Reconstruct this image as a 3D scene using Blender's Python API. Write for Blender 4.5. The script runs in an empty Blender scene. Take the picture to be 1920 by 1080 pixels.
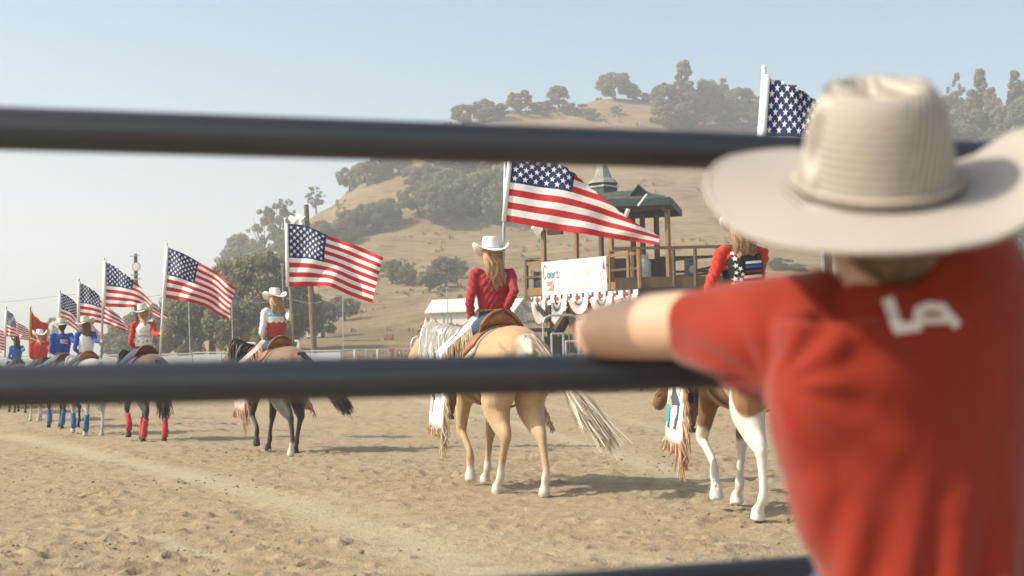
import bpy, bmesh, math, random
import numpy as np
from mathutils import Vector, Matrix, noise as mnoise
from mathutils.bvhtree import BVHTree

# ------------------------------------------------------------------ camera, light, exposure
sc = bpy.context.scene
COL = sc.collection
CAMH, FPX = 1.2, 2667.0
PITCH, ROLL = math.radians(3.22), math.radians(1.2)
_F = Vector((0, math.cos(PITCH), math.sin(PITCH)))
_R0 = Vector((1, 0, 0)); _U0 = Vector((0, -math.sin(PITCH), math.cos(PITCH)))
_R = _R0*math.cos(ROLL) - _U0*math.sin(ROLL)
_U = _R0*math.sin(ROLL) + _U0*math.cos(ROLL)
cam_d = bpy.data.cameras.new('camera'); cam = bpy.data.objects.new('camera', cam_d); COL.objects.link(cam)
m = Matrix((( _R.x, _U.x, -_F.x, 0), (_R.y, _U.y, -_F.y, 0), (_R.z, _U.z, -_F.z, CAMH), (0, 0, 0, 1)))
cam.matrix_world = m
cam_d.lens = 50; cam_d.sensor_width = 36; cam_d.clip_start = 0.05; cam_d.clip_end = 5000
cam_d.dof.use_dof = True; cam_d.dof.focus_distance = 18.0; cam_d.dof.aperture_fstop = 3.4
sc.camera = cam

SUN_EL = math.radians(41); SUN_DIR = Vector((-0.974, -0.225, 0)).normalized()
world = bpy.data.worlds.new('World'); sc.world = world; world.use_nodes = True
wn = world.node_tree.nodes; bg = wn['Background']
sky = wn.new('ShaderNodeTexSky'); sky.sky_type = 'NISHITA'; sky.sun_disc = False
sky.sun_elevation = SUN_EL; sky.sun_rotation = math.atan2(SUN_DIR.x, SUN_DIR.y)
sky.air_density = .8; sky.dust_density = 3.0; sky.ozone_density = 1.2; sky.altitude = 200
tn_ = wn.new('ShaderNodeMix'); tn_.data_type = 'RGBA'; tn_.blend_type = 'MULTIPLY'; tn_.inputs[0].default_value = 1; tn_.inputs[7].default_value = (1.0, 1.03, .91, 1)
world.node_tree.links.new(sky.outputs[0], tn_.inputs[6]); world.node_tree.links.new(tn_.outputs[2], bg.inputs[0]); bg.inputs[1].default_value = 0.15
sl = bpy.data.lights.new('sun', 'SUN'); sl.energy = 3.8; sl.angle = math.radians(.6); sl.color = (1.0, 0.90, 0.74)
so = bpy.data.objects.new('sun', sl); COL.objects.link(so); so.location = (-30, -10, 60)
sd = Vector((-SUN_DIR.x*math.cos(SUN_EL), -SUN_DIR.y*math.cos(SUN_EL), -math.sin(SUN_EL)))
so.rotation_mode = 'QUATERNION'; so.rotation_quaternion = sd.to_track_quat('-Z', 'Y')
sc.view_settings.view_transform = 'Standard'; sc.view_settings.look = 'None'
sc.view_settings.exposure = 0.6; sc.view_settings.gamma = 1.0
sc.render.engine = 'CYCLES'
sc.cycles.use_denoising = True
sc.cycles.max_bounces = 6; sc.cycles.volume_bounces = 1; sc.cycles.transparent_max_bounces = 6
sc.cycles.use_adaptive_sampling = True; sc.cycles.adaptive_threshold = 0.02

# ------------------------------------------------------------------ helpers
def ray(px, py):
    return _F + _R*((px-960)/FPX) + _U*((540-py)/FPX)
def P(px, py, d):
    r = ray(px, py); return Vector((0, 0, CAMH)) + r*(d/r.y)
def G(px, py, z=0.0):
    r = ray(px, py); return Vector((0, 0, CAMH)) + r*((z-CAMH)/r.z)
V = Vector
def empty(name, loc=(0,0,0), rz=0.0, label=None, cat=None, group=None):
    o = bpy.data.objects.new(name, None); COL.objects.link(o); o.empty_display_size = .1
    o.location = loc; o.rotation_euler = (0, 0, rz); tag(o, label, cat, group); return o
def tag(o, label=None, cat=None, group=None, kind=None):
    if label: o['label'] = label
    if cat: o['category'] = cat
    if group: o['group'] = group
    if kind: o['kind'] = kind
    return o
def link_mesh(name, me, mat, parent=None, smooth=False):
    o = bpy.data.objects.new(name, me); COL.objects.link(o)
    if mat is not None:
        me.materials.clear(); me.materials.append(mat)
    if smooth: me.polygons.foreach_set('use_smooth', [True]*len(me.polygons))
    if parent: o.parent = parent
    return o
def obj(name, bm, mat, parent=None, smooth=False):
    me = bpy.data.meshes.new(name)
    bmesh.ops.recalc_face_normals(bm, faces=bm.faces[:])
    bm.to_mesh(me); bm.free(); return link_mesh(name, me, mat, parent, smooth)
def pydata(name, vs, fs, mat, parent=None, smooth=False):
    me = bpy.data.meshes.new(name); me.from_pydata([tuple(v) for v in vs], [], fs); me.update()
    return link_mesh(name, me, mat, parent, smooth)
def bx(bm, c, s, M=None):
    """box centred at c with full sizes s, optional 3x3/4x4 transform of the offsets"""
    vs = []
    for sx in (-.5, .5):
        for sy in (-.5, .5):
            for sz in (-.5, .5):
                v = V((sx*s[0], sy*s[1], sz*s[2]))
                if M is not None: v = M @ v
                vs.append(bm.verts.new(V(c)+v))
    for f in ((0,1,3,2),(4,6,7,5),(0,4,5,1),(2,3,7,6),(0,2,6,4),(1,5,7,3)):
        bm.faces.new([vs[i] for i in f])
def loft(bm, pts, ra, rb=None, side=(0,1,0), n=12, cap=True):
    pts = [V(p) for p in pts]; k = len(pts)
    if not hasattr(ra, '__len__'): ra = [ra]*k
    if rb is None: rb = ra
    if not hasattr(rb, '__len__'): rb = [rb]*k
    side = V(side); rings = []
    for i in range(k):
        t = (pts[min(i+1, k-1)]-pts[max(i-1, 0)])
        t = t.normalized() if t.length > 1e-9 else V((0,0,1))
        s = side - t*side.dot(t)
        if s.length < 1e-3: s = t.orthogonal()
        s.normalize(); u = t.cross(s)
        rings.append([bm.verts.new(pts[i] + s*(ra[i]*math.cos(a)) + u*(rb[i]*math.sin(a)))
                      for a in (2*math.pi*j/n for j in range(n))])
    for i in range(k-1):
        for j in range(n):
            bm.faces.new((rings[i][j], rings[i][(j+1)%n], rings[i+1][(j+1)%n], rings[i+1][j]))
    if cap:
        bm.faces.new(rings[0][::-1]); bm.faces.new(rings[-1])
    return rings
def bar(bm, a, b, w, h=None, up=(0,0,1)):
    """square bar from a to b"""
    a, b = V(a), V(b); h = h or w; t = (b-a); L = t.length; t.normalize()
    s = t.cross(V(up))
    if s.length < 1e-3: s = V((1,0,0))
    s.normalize(); u = s.cross(t)
    M = Matrix((s, t, u)).transposed()
    bx(bm, (a+b)/2, (w, L, h), M)
def tube(bm, a, b, r, n=8): loft(bm, [a, b], r, n=n, side=(1,.01,0))
def ball(bm, c, r, seg=12):
    if not hasattr(r, '__len__'): r = (r, r, r)
    bmesh.ops.create_uvsphere(bm, u_segments=seg, v_segments=max(6, seg*2//3), radius=1,
        matrix=Matrix.Translation(V(c)) @ Matrix.Diagonal((r[0], r[1], r[2], 1)))
def catmull(pts, n):
    """smooth resample of a polyline to n points, even in length"""
    P_ = [np.array(p, float) for p in pts]
    if len(P_) == 2:
        return [P_[0]+(P_[1]-P_[0])*t for t in np.linspace(0, 1, n)]
    Q = [2*P_[0]-P_[1]]+P_+[2*P_[-1]-P_[-2]]; out = []
    for i in range(1, len(Q)-2):
        for t in np.linspace(0, 1, 16, endpoint=False):
            p0, p1, p2, p3 = Q[i-1:i+3]
            out.append(.5*((2*p1)+(-p0+p2)*t+(2*p0-5*p1+4*p2-p3)*t*t+(-p0+3*p1-3*p2+p3)*t**3))
    out.append(P_[-1]); out = np.array(out)
    L = np.r_[0, np.cumsum(np.linalg.norm(np.diff(out, axis=0), axis=1))]; L /= L[-1]
    tt = np.linspace(0, 1, n)
    return [np.array([np.interp(t, L, out[:, k]) for k in range(out.shape[1])]) for t in tt]
def sloft(bm, pts, ra, rb=None, side=(0,1,0), n=12, m=12):
    """loft with smooth interpolation: m samples"""
    k = len(pts)
    if not hasattr(ra, '__len__'): ra = [ra]*k
    rb = rb or ra
    if not hasattr(rb, '__len__'): rb = [rb]*k
    q = catmull([tuple(p)+(ra[i], rb[i]) for i, p in enumerate(pts)], m)
    loft(bm, [V(x[:3]) for x in q], [max(x[3], .001) for x in q], [max(x[4], .001) for x in q], side, n)
def fuse(name, bm, voxel, smooth, mat, parent=None, fac=.5, post=None):
    """closed shells of bm grown together into one continuous skin"""
    me = bpy.data.meshes.new('tmp'); bmesh.ops.recalc_face_normals(bm, faces=bm.faces[:]); bm.to_mesh(me); bm.free()
    t = bpy.data.objects.new('tmp', me); COL.objects.link(t)
    r = t.modifiers.new('r', 'REMESH'); r.mode = 'VOXEL'; r.voxel_size = voxel; r.use_smooth_shade = True
    s = t.modifiers.new('s', 'SMOOTH'); s.factor = fac; s.iterations = smooth
    dg = bpy.context.evaluated_depsgraph_get()
    nm = bpy.data.meshes.new_from_object(t.evaluated_get(dg)); nm.name = name
    bpy.data.objects.remove(t); bpy.data.meshes.remove(me)
    if post is not None:
        co = np.empty(len(nm.vertices)*3, np.float32); nm.vertices.foreach_get('co', co); co = co.reshape(-1, 3)
        no = np.empty(len(nm.vertices)*3, np.float32); nm.vertices.foreach_get('normal', no)
        co = post(co, no.reshape(-1, 3)); nm.vertices.foreach_set('co', co.astype(np.float32).ravel()); nm.update()
    return link_mesh(name, nm, mat, parent, True)
def coords(me):
    co = np.empty(len(me.vertices)*3, np.float32); me.vertices.foreach_get('co', co); return co.reshape(-1, 3)
def paint(me, rgb):
    a = me.color_attributes.new('coat', 'FLOAT_COLOR', 'POINT')
    c = np.ones((len(me.vertices), 4), np.float32); c[:, :3] = rgb; a.data.foreach_set('color', c.ravel())

def _hash(ix, iy, seed):
    h = (ix.astype(np.int64)*374761393 + iy.astype(np.int64)*668265263 + seed*1442695041) & 0xffffffff
    h = ((h ^ (h >> 13))*1274126177) & 0xffffffff
    return ((h ^ (h >> 16)) & 0xffff)/65535.0
def vnoise(x, y, seed=0):
    ix, iy = np.floor(x), np.floor(y); fx, fy = x-ix, y-iy
    fx = fx*fx*(3-2*fx); fy = fy*fy*(3-2*fy)
    a, b = _hash(ix, iy, seed), _hash(ix+1, iy, seed); c, d = _hash(ix, iy+1, seed), _hash(ix+1, iy+1, seed)
    return (a*(1-fx)+b*fx)*(1-fy)+(c*(1-fx)+d*fx)*fy
def fbm(x, y, o=4, seed=0):
    s = 0; a = 1; t = 0
    for i in range(o):
        s = s+a*vnoise(x*2**i+i*17.3, y*2**i-i*9.1, seed+i); t += a; a *= .5
    return s/t

# ------------------------------------------------------------------ materials
class NT:
    def __init__(s, name):
        s.m = bpy.data.materials.new(name); s.m.use_nodes = True; s.t = s.m.node_tree
        s.b = s.t.nodes['Principled BSDF']; s.out = s.t.nodes['Material Output']
    def n(s, t, **kw):
        x = s.t.nodes.new(t)
        for k, v in kw.items(): setattr(x, k, v)
        return x
    def l(s, a, b): s.t.links.new(a, b)
    def v(s, sock, val):
        if hasattr(val, 'is_output') or hasattr(val, 'links'): s.l(val, sock)
        else: sock.default_value = val
    def math(s, op, a, b=0, c=0):
        x = s.n('ShaderNodeMath', operation=op)
        s.v(x.inputs[0], a); s.v(x.inputs[1], b)
        if len(x.inputs) > 2: s.v(x.inputs[2], c)
        return x.outputs[0]
    def mix(s, f, a, b, blend='MIX'):
        x = s.n('ShaderNodeMix', data_type='RGBA', blend_type=blend)
        s.v(x.inputs[0], f); s.v(x.inputs[6], a if not isinstance(a, tuple) else a+(1,)*(4-len(a)))
        s.v(x.inputs[7], b if not isinstance(b, tuple) else b+(1,)*(4-len(b))); return x.outputs[2]
    def noise(s, scale, detail=4, vec=None, rough=.55, dist=0):
        x = s.n('ShaderNodeTexNoise'); x.inputs['Scale'].default_value = scale; x.inputs['Detail'].default_value = detail
        x.inputs['Roughness'].default_value = rough; x.inputs['Distortion'].default_value = dist
        if vec is not None: s.l(vec, x.inputs['Vector'])
        return x.outputs['Fac']
    def coord(s, which='Object', scale=None):
        c = s.n('ShaderNodeTexCoord').outputs[which]
        if scale:
            mp = s.n('ShaderNodeMapping'); mp.inputs['Scale'].default_value = scale; s.l(c, mp.inputs[0]); c = mp.outputs[0]
        return c
    def ramp(s, f, stops):
        x = s.n('ShaderNodeValToRGB'); s.l(f, x.inputs[0]); e = x.color_ramp.elements
        while len(e) < len(stops): e.new(.5)
        for i, (p, c) in enumerate(stops):
            e[i].position = p; e[i].color = tuple(c)+(1,)*(4-len(c))
        return x.outputs[0]
    def bump(s, h, strength=.3, dist=.02):
        x = s.n('ShaderNodeBump'); x.inputs['Strength'].default_value = strength; x.inputs['Distance'].default_value = dist
        s.l(h, x.inputs['Height']); s.l(x.outputs[0], s.b.inputs['Normal'])
    def base(s, c, rough=.8, spec=.3):
        s.v(s.b.inputs['Base Color'], c+(1,) if isinstance(c, tuple) else c)
        s.v(s.b.inputs['Roughness'], rough); s.b.inputs['Specular IOR Level'].default_value = spec
        return s
def simple(name, c, rough=.7, spec=.3, var=.15, scale=8, bump=0, metal=0, bscale=None, sheen=0):
    t = NT(name); co = t.coord()
    f = t.noise(scale, 5, co)
    dark = tuple(x*(1-var*1.3) for x in c); lite = tuple(min(1, x*(1+var)) for x in c)
    t.base(t.ramp(f, [(.3, dark), (.7, lite)]), rough, spec); t.b.inputs['Metallic'].default_value = metal
    if bump: t.bump(t.noise(bscale or scale*6, 4, co), bump, .01)
    if sheen: t.b.inputs['Sheen Weight'].default_value = sheen
    return t.m
def cloth(name, c, fold=6, rough=.85, var=.08, strength=.5, dist=.02):
    t = NT(name); co = t.coord()
    n1 = t.noise(fold, 3, co, dist=1.2); n2 = t.noise(fold*14, 3, co)
    f = t.math('ADD', t.math('MULTIPLY', n1, .8), t.math('MULTIPLY', n2, .12))
    cc = t.mix(t.noise(fold*2, 4, co), tuple(x*(1-var) for x in c), tuple(min(1, x*(1+var)) for x in c))
    t.base(cc, rough, .2); t.bump(f, strength, dist); t.b.inputs['Sheen Weight'].default_value = .15
    return t.m
# ================================================================== GROUND AND HILL
# ridge and slope stations per photo column: (distance, photo row) -> real heights
_cols = [
 (-900, [(200,684),(270,682),(400,694)]),
 (-100, [(200,684),(270,682),(400,694)]),
 (250,  [(200,676),(270,674),(390,672)]),
 (380,  [(200,662),(270,655),(350,640)]),
 (470,  [(180,636),(260,585),(330,520)]),
 (560,  [(150,636),(240,565),(330,418)]),
 (600,  [(150,634),(240,545),(330,385)]),
 (700,  [(150,630),(240,525),(350,303)]),
 (850,  [(150,628),(250,478),(385,236)]),
 (950,  [(150,626),(260,455),(400,211)]),
 (1150, [(150,625),(270,440),(420,181)]),
 (1350, [(150,622),(270,425),(430,205)]),
 (1500, [(150,620),(270,430),(420,226)]),
 (1700, [(150,620),(270,425),(400,246)]),
 (1920, [(150,620),(270,415),(380,258)]),
 (2900, [(150,620),(270,430),(380,300)])]
DST = np.concatenate([np.linspace(52, 160, 55), np.linspace(163, 460, 110), np.linspace(465, 700, 30)])
AZ = np.tan(np.radians(np.linspace(-46, 46, 300)))
def _zcol(stns, px):
    d = [0, 40, 56, 75, 110]; z = [0, 0, .33, .7, 0]
    s2 = [(dd, P(px, py, dd).z) for dd, py in stns]
    z[4] = .7+(s2[0][1]-.7)*.35
    rd, rz = s2[-1]
    return d+[a for a, _ in s2]+[rd+40, rd+120, 900], z+[b for _, b in s2]+[rz-2, rz*.6, rz*.15]
_pxs = np.array([c[0] for c in _cols], float); _zs = []
DALL = np.linspace(0, 900, 901)
for px, st in _cols:
    d, z = _zcol(st, px); _zs.append(np.interp(DALL, d, z))
_zs = np.array(_zs)
# smooth along distance
k = np.ones(21)/21
_zs_s = np.array([np.convolve(np.pad(r, 10, 'edge'), k, 'valid') for r in _zs])
w_ = np.clip((DALL-60)/40, 0, 1); _zs = _zs*(1-w_)+_zs_s*w_
def H(x, y):
    """terrain height, vectorised"""
    x = np.asarray(x, float); y = np.asarray(y, float)
    d = np.clip(y, 0, 899); px = 960+FPX*(x/np.maximum(y, 1))
    px = np.clip(px, _pxs[0], _pxs[-1]-1e-3)
    i = np.clip(np.searchsorted(_pxs, px, side='right')-1, 0, len(_pxs)-2)
    f = (px-_pxs[i])/(_pxs[i+1]-_pxs[i]); f = f*f*(3-2*f)*.6+f*.4
    j = np.clip(np.floor(d).astype(int), 0, 899); g = d-j
    a = _zs[i, j]*(1-g)+_zs[i, j+1]*g; b = _zs[i+1, j]*(1-g)+_zs[i+1, j+1]*g
    z = a*(1-f)+b*f
    amp = np.clip((y-70)/150, 0, 1)
    return z+amp*((fbm(x/38, y/38, 4, 5)-.5)*7+(fbm(x/9, y/9, 3, 9)-.5)*1.4)*np.clip(z/12, .08, 1)
def hit(px, py, d0=64, d1=520):
    ds = np.arange(d0, d1, 1.0); pts = [P(px, py, d) for d in ds]
    hz = H([p.x for p in pts], [p.y for p in pts])
    for q, h in zip(pts, hz):
        if q.z <= h: return V((q.x, q.y, float(h)))
    # above the skyline: stand on the ridge
    dr = np.arange(250, 470, 2.0); xs = (px-960)/FPX*dr; e = (H(xs, dr)-CAMH)/dr; i = int(np.argmax(e))
    return V((xs[i], dr[i], float(H(xs[i], dr[i]))))
def sheet(name, X, Y, Z, mat, attrs=None):
    r, c = X.shape; me = bpy.data.meshes.new(name)
    me.vertices.add(r*c); me.vertices.foreach_set('co', np.stack([X, Y, Z], -1).astype(np.float32).ravel())
    idx = np.arange(r*c).reshape(r, c)
    q = np.stack([idx[:-1, :-1], idx[:-1, 1:], idx[1:, 1:], idx[1:, :-1]], -1).reshape(-1, 4)
    me.loops.add(q.size); me.loops.foreach_set('vertex_index', q.ravel().astype(np.int32))
    me.polygons.add(len(q)); me.polygons.foreach_set('loop_start', np.arange(0, q.size, 4, dtype=np.int32))
    me.update(calc_edges=True); me.validate()
    for nm, a in (attrs or {}).items():
        at = me.attributes.new(nm, 'FLOAT', 'POINT'); at.data.foreach_set('value', a.astype(np.float32).ravel())
    return tag(link_mesh(name, me, mat, None, True), kind='structure')

# --- sand
t = NT('sand'); co = t.coord()
att = t.n('ShaderNodeAttribute'); att.attribute_name = 'track'
at2 = t.n('ShaderNodeAttribute'); at2.attribute_name = 'relief'
big = t.noise(.35, 4, co); mid = t.noise(4, 6, co, rough=.65); fine = t.noise(60, 4, co, rough=.7)
c = t.ramp(mid, [(.25, (.235, .17, .10)), (.5, (.385, .30, .195)), (.75, (.475, .385, .26))])
c = t.mix(t.math('MULTIPLY', big, .5), c, (.40, .32, .215))
c = t.mix(t.math('MULTIPLY', att.outputs['Fac'], .75), c, (.51, .43, .305))
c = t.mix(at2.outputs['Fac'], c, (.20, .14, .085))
c = t.mix(t.math('MULTIPLY', fine, .35), c, (.30, .23, .16))
spk = t.ramp(t.noise(22, 5, co, rough=.75), [(.60, (0,0,0)), (.68, (1,1,1))])
c = t.mix(t.math('MULTIPLY', spk, t.math('SUBTRACT', .8, t.math('MULTIPLY', att.outputs['Fac'], .4))), c, (.23, .17, .11))
t.base(c, .95, .1)
t.bump(t.math('ADD', t.math('MULTIPLY', t.noise(16, 5, co, rough=.7), .8), t.math('MULTIPLY', fine, .4)), .8, .045)
M_sand = t.m
# --- dry grass hillside
t = NT('dry_grass'); co = t.coord()
st_ = t.coord('Object', (.25, .25, 1.6))
streak = t.noise(.35, 7, st_, rough=.78, dist=1.5); fine = t.noise(2.4, 5, co, rough=.75)
c = t.ramp(streak, [(.36, (.23, .155, .08)), (.5, (.40, .285, .155)), (.64, (.52, .395, .235))])
c = t.mix(t.math('MULTIPLY', fine, .5), c, (.26, .18, .11))
at = t.n('ShaderNodeAttribute'); at.attribute_name = 'earth'
c = t.mix(at.outputs['Fac'], c, (.25, .165, .11))
t.base(c, .95, .1); t.bump(t.math('ADD', fine, t.math('MULTIPLY', streak, 1.2)), .9, .9)
M_hill = t.m
def near_path(X, Y, pts, w):
    """0..1 closeness to a polyline on the ground"""
    best = np.full(X.shape, 1e9)
    for a, b in zip(pts[:-1], pts[1:]):
        ab = (b[0]-a[0], b[1]-a[1]); L = ab[0]**2+ab[1]**2
        u = np.clip(((X-a[0])*ab[0]+(Y-a[1])*ab[1])/L, 0, 1)
        best = np.minimum(best, np.hypot(X-a[0]-u*ab[0], Y-a[1]-u*ab[1]))
    best = best*(.75+.6*fbm(X*.9, Y*.9, 3, 77))
    return np.clip(1.25-best/w, 0, 1)
def gp(*pp): return [tuple(G(*p)[:2]) for p in pp]
rows = np.concatenate([np.arange(.4, 5, .06), 5*1.0044**np.arange(0, 592)])
azt = np.tan(np.radians(np.linspace(-58, 58, 780)))
Yg, Ag = np.meshgrid(rows, azt, indexing='ij'); Xg = Yg*Ag
track = np.maximum.reduce([
    near_path(Xg, Yg, gp((-200,790),(60,825),(300,880),(560,950),(760,1010),(900,1075)), .42),
    near_path(Xg, Yg, gp((-100,985),(120,990),(300,1012),(420,1045)), .10)*.9,
    near_path(Xg, Yg, gp((700,745),(950,790),(1150,850),(1300,905)), .28)*.8,
    near_path(Xg, Yg, gp((1000,760),(1150,780),(1260,812)), .25)*.55,
    near_path(Xg, Yg, gp((600,930),(800,985),(1100,1040),(1500,1075)), .30)*.5])
rough_ = 1-.8*track
zg = (fbm(Xg*.5, Yg*.5, 3, 1)-.5)*.08 + rough_*((fbm(Xg*2.6, Yg*2.6, 3, 3)-.5)*.022+(fbm(Xg*13, Yg*13, 2, 13)-.5)*.022)
cl = fbm(Xg*9, Yg*9, 3, 21); zg += rough_*np.clip(cl-.58, 0, 1)*.14*(.4+.9*fbm(Xg*.6, Yg*.6, 2, 31))
relief = np.zeros_like(zg)
def craters(cell, prob, rad, depth, seed):
    """hoof prints and scuffs: one random point per cell"""
    global zg, relief
    ix, iy = np.floor(Xg/cell), np.floor(Yg/cell)
    for dx in (-1, 0, 1):
        for dy in (-1, 0, 1):
            jx, jy = ix+dx, iy+dy
            on = (_hash(jx, jy, seed) < prob*np.clip((fbm(jx*cell*.35, jy*cell*.35, 3, seed+5)-.36)*5, .06, 1.6))
            cx = (jx+.15+.7*_hash(jx, jy, seed+1))*cell; cy = (jy+.15+.7*_hash(jx, jy, seed+2))*cell
            an = _hash(jx, jy, seed+3)*6.28; el = .7+.9*_hash(jx, jy, seed+4)
            ca, sa = np.cos(an), np.sin(an); ux = (Xg-cx)*ca+(Yg-cy)*sa; uy = -(Xg-cx)*sa+(Yg-cy)*ca
            r = np.hypot(ux*el, uy)/rad*(.8+.5*fbm(Xg*9, Yg*9, 2, seed+9))
            dd = depth*(.5+_hash(jx, jy, seed+6))*on*(1-.7*track)
            zg += dd*(-np.exp(-(r*1.3)**2)+.55*np.exp(-((r-1.45)/.42)**2))
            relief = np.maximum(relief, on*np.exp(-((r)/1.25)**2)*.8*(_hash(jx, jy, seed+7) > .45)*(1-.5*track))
craters(.36, .62, .068, .046, 41)
craters(.95, .45, .13, .036, 61)
craters(.21, .30, .032, .013, 81)
far = np.clip((Yg-40)/16, 0, 1); zg = zg*(1-.6*far)+H(Xg, Yg)*1.0
nearf = np.clip((Yg-2.6)/1.5, 0, 1); zg = zg*nearf+(1-nearf)*(fbm(Xg*6, Yg*6, 3, 2)-.5)*.02
sheet('arena_ground', Xg, Yg, zg, M_sand, {'track': track, 'relief': relief})
Yh, Ah = np.meshgrid(DST, AZ, indexing='ij'); Xh = Yh*Ah; Zh = H(Xh, Yh)
Zh[0, :] -= .4
pxh = 960+FPX*Ah; prow = 690-.021*(pxh-960)-(Zh-CAMH)/Yh*FPX
earth = np.clip(1-np.abs(prow-628)/16, 0, 1)*np.clip((pxh-560)/80, 0, 1)*.8*(.5+.8*fbm(Xh/6, Yh/6, 3, 3))
earth += np.clip(fbm(Xh/30, Yh/30, 4, 8)-.55, 0, 1)*2.0*(Yh > 250)
sheet('hillside', Xh, Yh, Zh, M_hill, {'earth': np.clip(earth, 0, 1)})
# plain all round, its hole under the finer sheets
bm = bmesh.new(); a_ = [math.radians(x) for x in range(0, 360, 6)]
i0 = [bm.verts.new((0.3*math.cos(a), .2*math.sin(a)+.35, -.035)) for a in a_]
i1 = [bm.verts.new((60*math.cos(a), 60*math.sin(a), -.16)) for a in a_]
i2 = [bm.verts.new((1200*math.cos(a), 1200*math.sin(a), -.3)) for a in a_]
bm.faces.new(i0)
for p_, q_ in ((i0, i1), (i1, i2)):
    for j in range(len(a_)):
        k2 = (j+1) % len(a_); bm.faces.new((p_[j], p_[k2], q_[k2], q_[j]))
tag(obj('ground', bm, M_sand), kind='structure')

# loose clods of dirt, too many to count
rng = np.random.default_rng(9); N = 5200; yy = 7+26*rng.uniform(0, 1, N)**1.5; xx = yy*rng.uniform(-.55, .55, N)
keep = fbm(xx*.5, yy*.5, 3, 66)+rng.uniform(-.12, .12, N) > .5; xx, yy = xx[keep], yy[keep]; n_ = len(xx)
def zarena(x, y):
    i = np.clip(np.searchsorted(rows, y)-1, 0, len(rows)-2); j = np.clip(np.searchsorted(azt, x/y)-1, 0, len(azt)-2); return zg[i, j]
ks = rng.uniform(.005, .015, n_)*np.where(rng.uniform(0, 1, n_) > .97, 1.7, 1); zz = zarena(xx, yy)+ks*.3
ico = bmesh.new(); bmesh.ops.create_icosphere(ico, subdivisions=1, radius=1); iv = np.array([v.co[:] for v in ico.verts]); it = np.array([[v.index for v in f.verts] for f in ico.faces]); ico.free()
V_ = iv[None]*(1+rng.uniform(-.35, .35, (n_, len(iv), 1)))*ks[:, None, None]*np.array([1, 1, .7])*rng.uniform(.7, 1.3, (n_, 1, 3))+np.stack([xx, yy, zz], -1)[:, None]
F_ = (it[None]+np.arange(n_)[:, None, None]*len(iv)).reshape(-1)
me = bpy.data.meshes.new('dirt_clods'); me.vertices.add(n_*len(iv)); me.vertices.foreach_set('co', V_.astype(np.float32).ravel()); me.loops.add(len(F_)); me.loops.foreach_set('vertex_index', F_.astype(np.int32))
me.polygons.add(len(F_)//3); me.polygons.foreach_set('loop_start', np.arange(0, len(F_), 3, dtype=np.int32)); me.update(calc_edges=True)
tag(link_mesh('dirt_clods', me, simple('clod_dirt', (.27, .20, .125), .95, .1, .3, 9)), kind='stuff')

# dry brush and weeds scattered over the slope, too many to count
rng = np.random.default_rng(77); N = 3200
yy = rng.uniform(75, 430, N); xx = (rng.uniform(430, 2200, N)-960)/FPX*yy; keep = fbm(xx/16, yy/16, 3, 40) > .47; xx, yy = xx[keep], yy[keep]; zz = H(xx, yy); n_ = len(xx)
ks = rng.uniform(.10, .36, n_)*(1+yy/300); vs = []; a0 = rng.uniform(0, 3.14, n_)
q = []
for k_ in range(3):
    a = a0+k_*1.05; c_, s_ = np.cos(a)*ks, np.sin(a)*ks
    q.append(np.stack([np.stack([xx-c_, yy-s_, zz-.15], -1), np.stack([xx+c_, yy+s_, zz-.15], -1), np.stack([xx+c_*.7, yy+s_*.7, zz+ks*.8], -1), np.stack([xx-c_*.6, yy-s_*.6, zz+ks*.9], -1)], 1))
q = np.concatenate(q, 0).reshape(-1, 3); me = bpy.data.meshes.new('dry_brush'); me.vertices.add(len(q)); me.vertices.foreach_set('co', q.astype(np.float32).ravel())
me.loops.add(len(q)); me.loops.foreach_set('vertex_index', np.arange(len(q), dtype=np.int32)); me.polygons.add(len(q)//4); me.polygons.foreach_set('loop_start', np.arange(0, len(q), 4, dtype=np.int32)); me.update(calc_edges=True)
t = NT('dry_brush_stems'); t.base(t.ramp(t.noise(.2, 4, t.coord()), [(.35, (.34, .25, .14)), (.6, (.42, .32, .19)), (.75, (.27, .25, .14))]), .9, .1)
tag(link_mesh('dry_brush', me, t.m), kind='stuff')

# haze in the dry air
bm = bmesh.new(); bx(bm, (0, 0, 64), (2700, 2700, 134))
t = bpy.data.materials.new('haze_air'); t.use_nodes = True; nt = t.node_tree; nt.nodes.clear()
o_ = nt.nodes.new('ShaderNodeOutputMaterial'); pv = nt.nodes.new('ShaderNodeVolumePrincipled')
pv.inputs['Color'].default_value = (.94, .97, 1, 1); pv.inputs['Density'].default_value = .00105; pv.inputs['Anisotropy'].default_value = .25
nt.links.new(pv.outputs[0], o_.inputs['Volume'])
hz = tag(obj('haze', bm, t), kind='stuff')

# ================================================================== TREES
def leafmat(name, c1, c2, c3):
    t = NT(name); at = t.n('ShaderNodeAttribute'); at.attribute_name = 'shade'
    info = t.n('ShaderNodeObjectInfo')
    c = t.ramp(at.outputs['Fac'], [(0, c1), (.5, c2), (1, c3)])
    c = t.mix(t.math('MULTIPLY', info.outputs['Random'], .45), c, (c2[0]*1.35, c2[1]*1.15, c2[2]*1.1))
    t.base(c, .75, .25)
    tr = t.n('ShaderNodeBsdfTranslucent'); t.l(c, tr.inputs[0]); mx = t.n('ShaderNodeMixShader'); mx.inputs[0].default_value = .25
    t.l(t.b.outputs[0], mx.inputs[1]); t.l(tr.outputs[0], mx.inputs[2]); t.l(mx.outputs[0], t.out.inputs[0]); return t.m
M_oak = leafmat('oak_leaves', (.11, .112, .07), (.20, .20, .125), (.30, .29, .19))
M_pine = leafmat('grey_pine_needles', (.11, .118, .078), (.19, .198, .138), (.29, .29, .21))
M_brush = leafmat('brown_brush', (.14, .085, .06), (.21, .135, .095), (.27, .19, .135))
M_green = leafmat('green_shrub', (.06, .085, .04), (.10, .145, .065), (.15, .2, .09))
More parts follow.
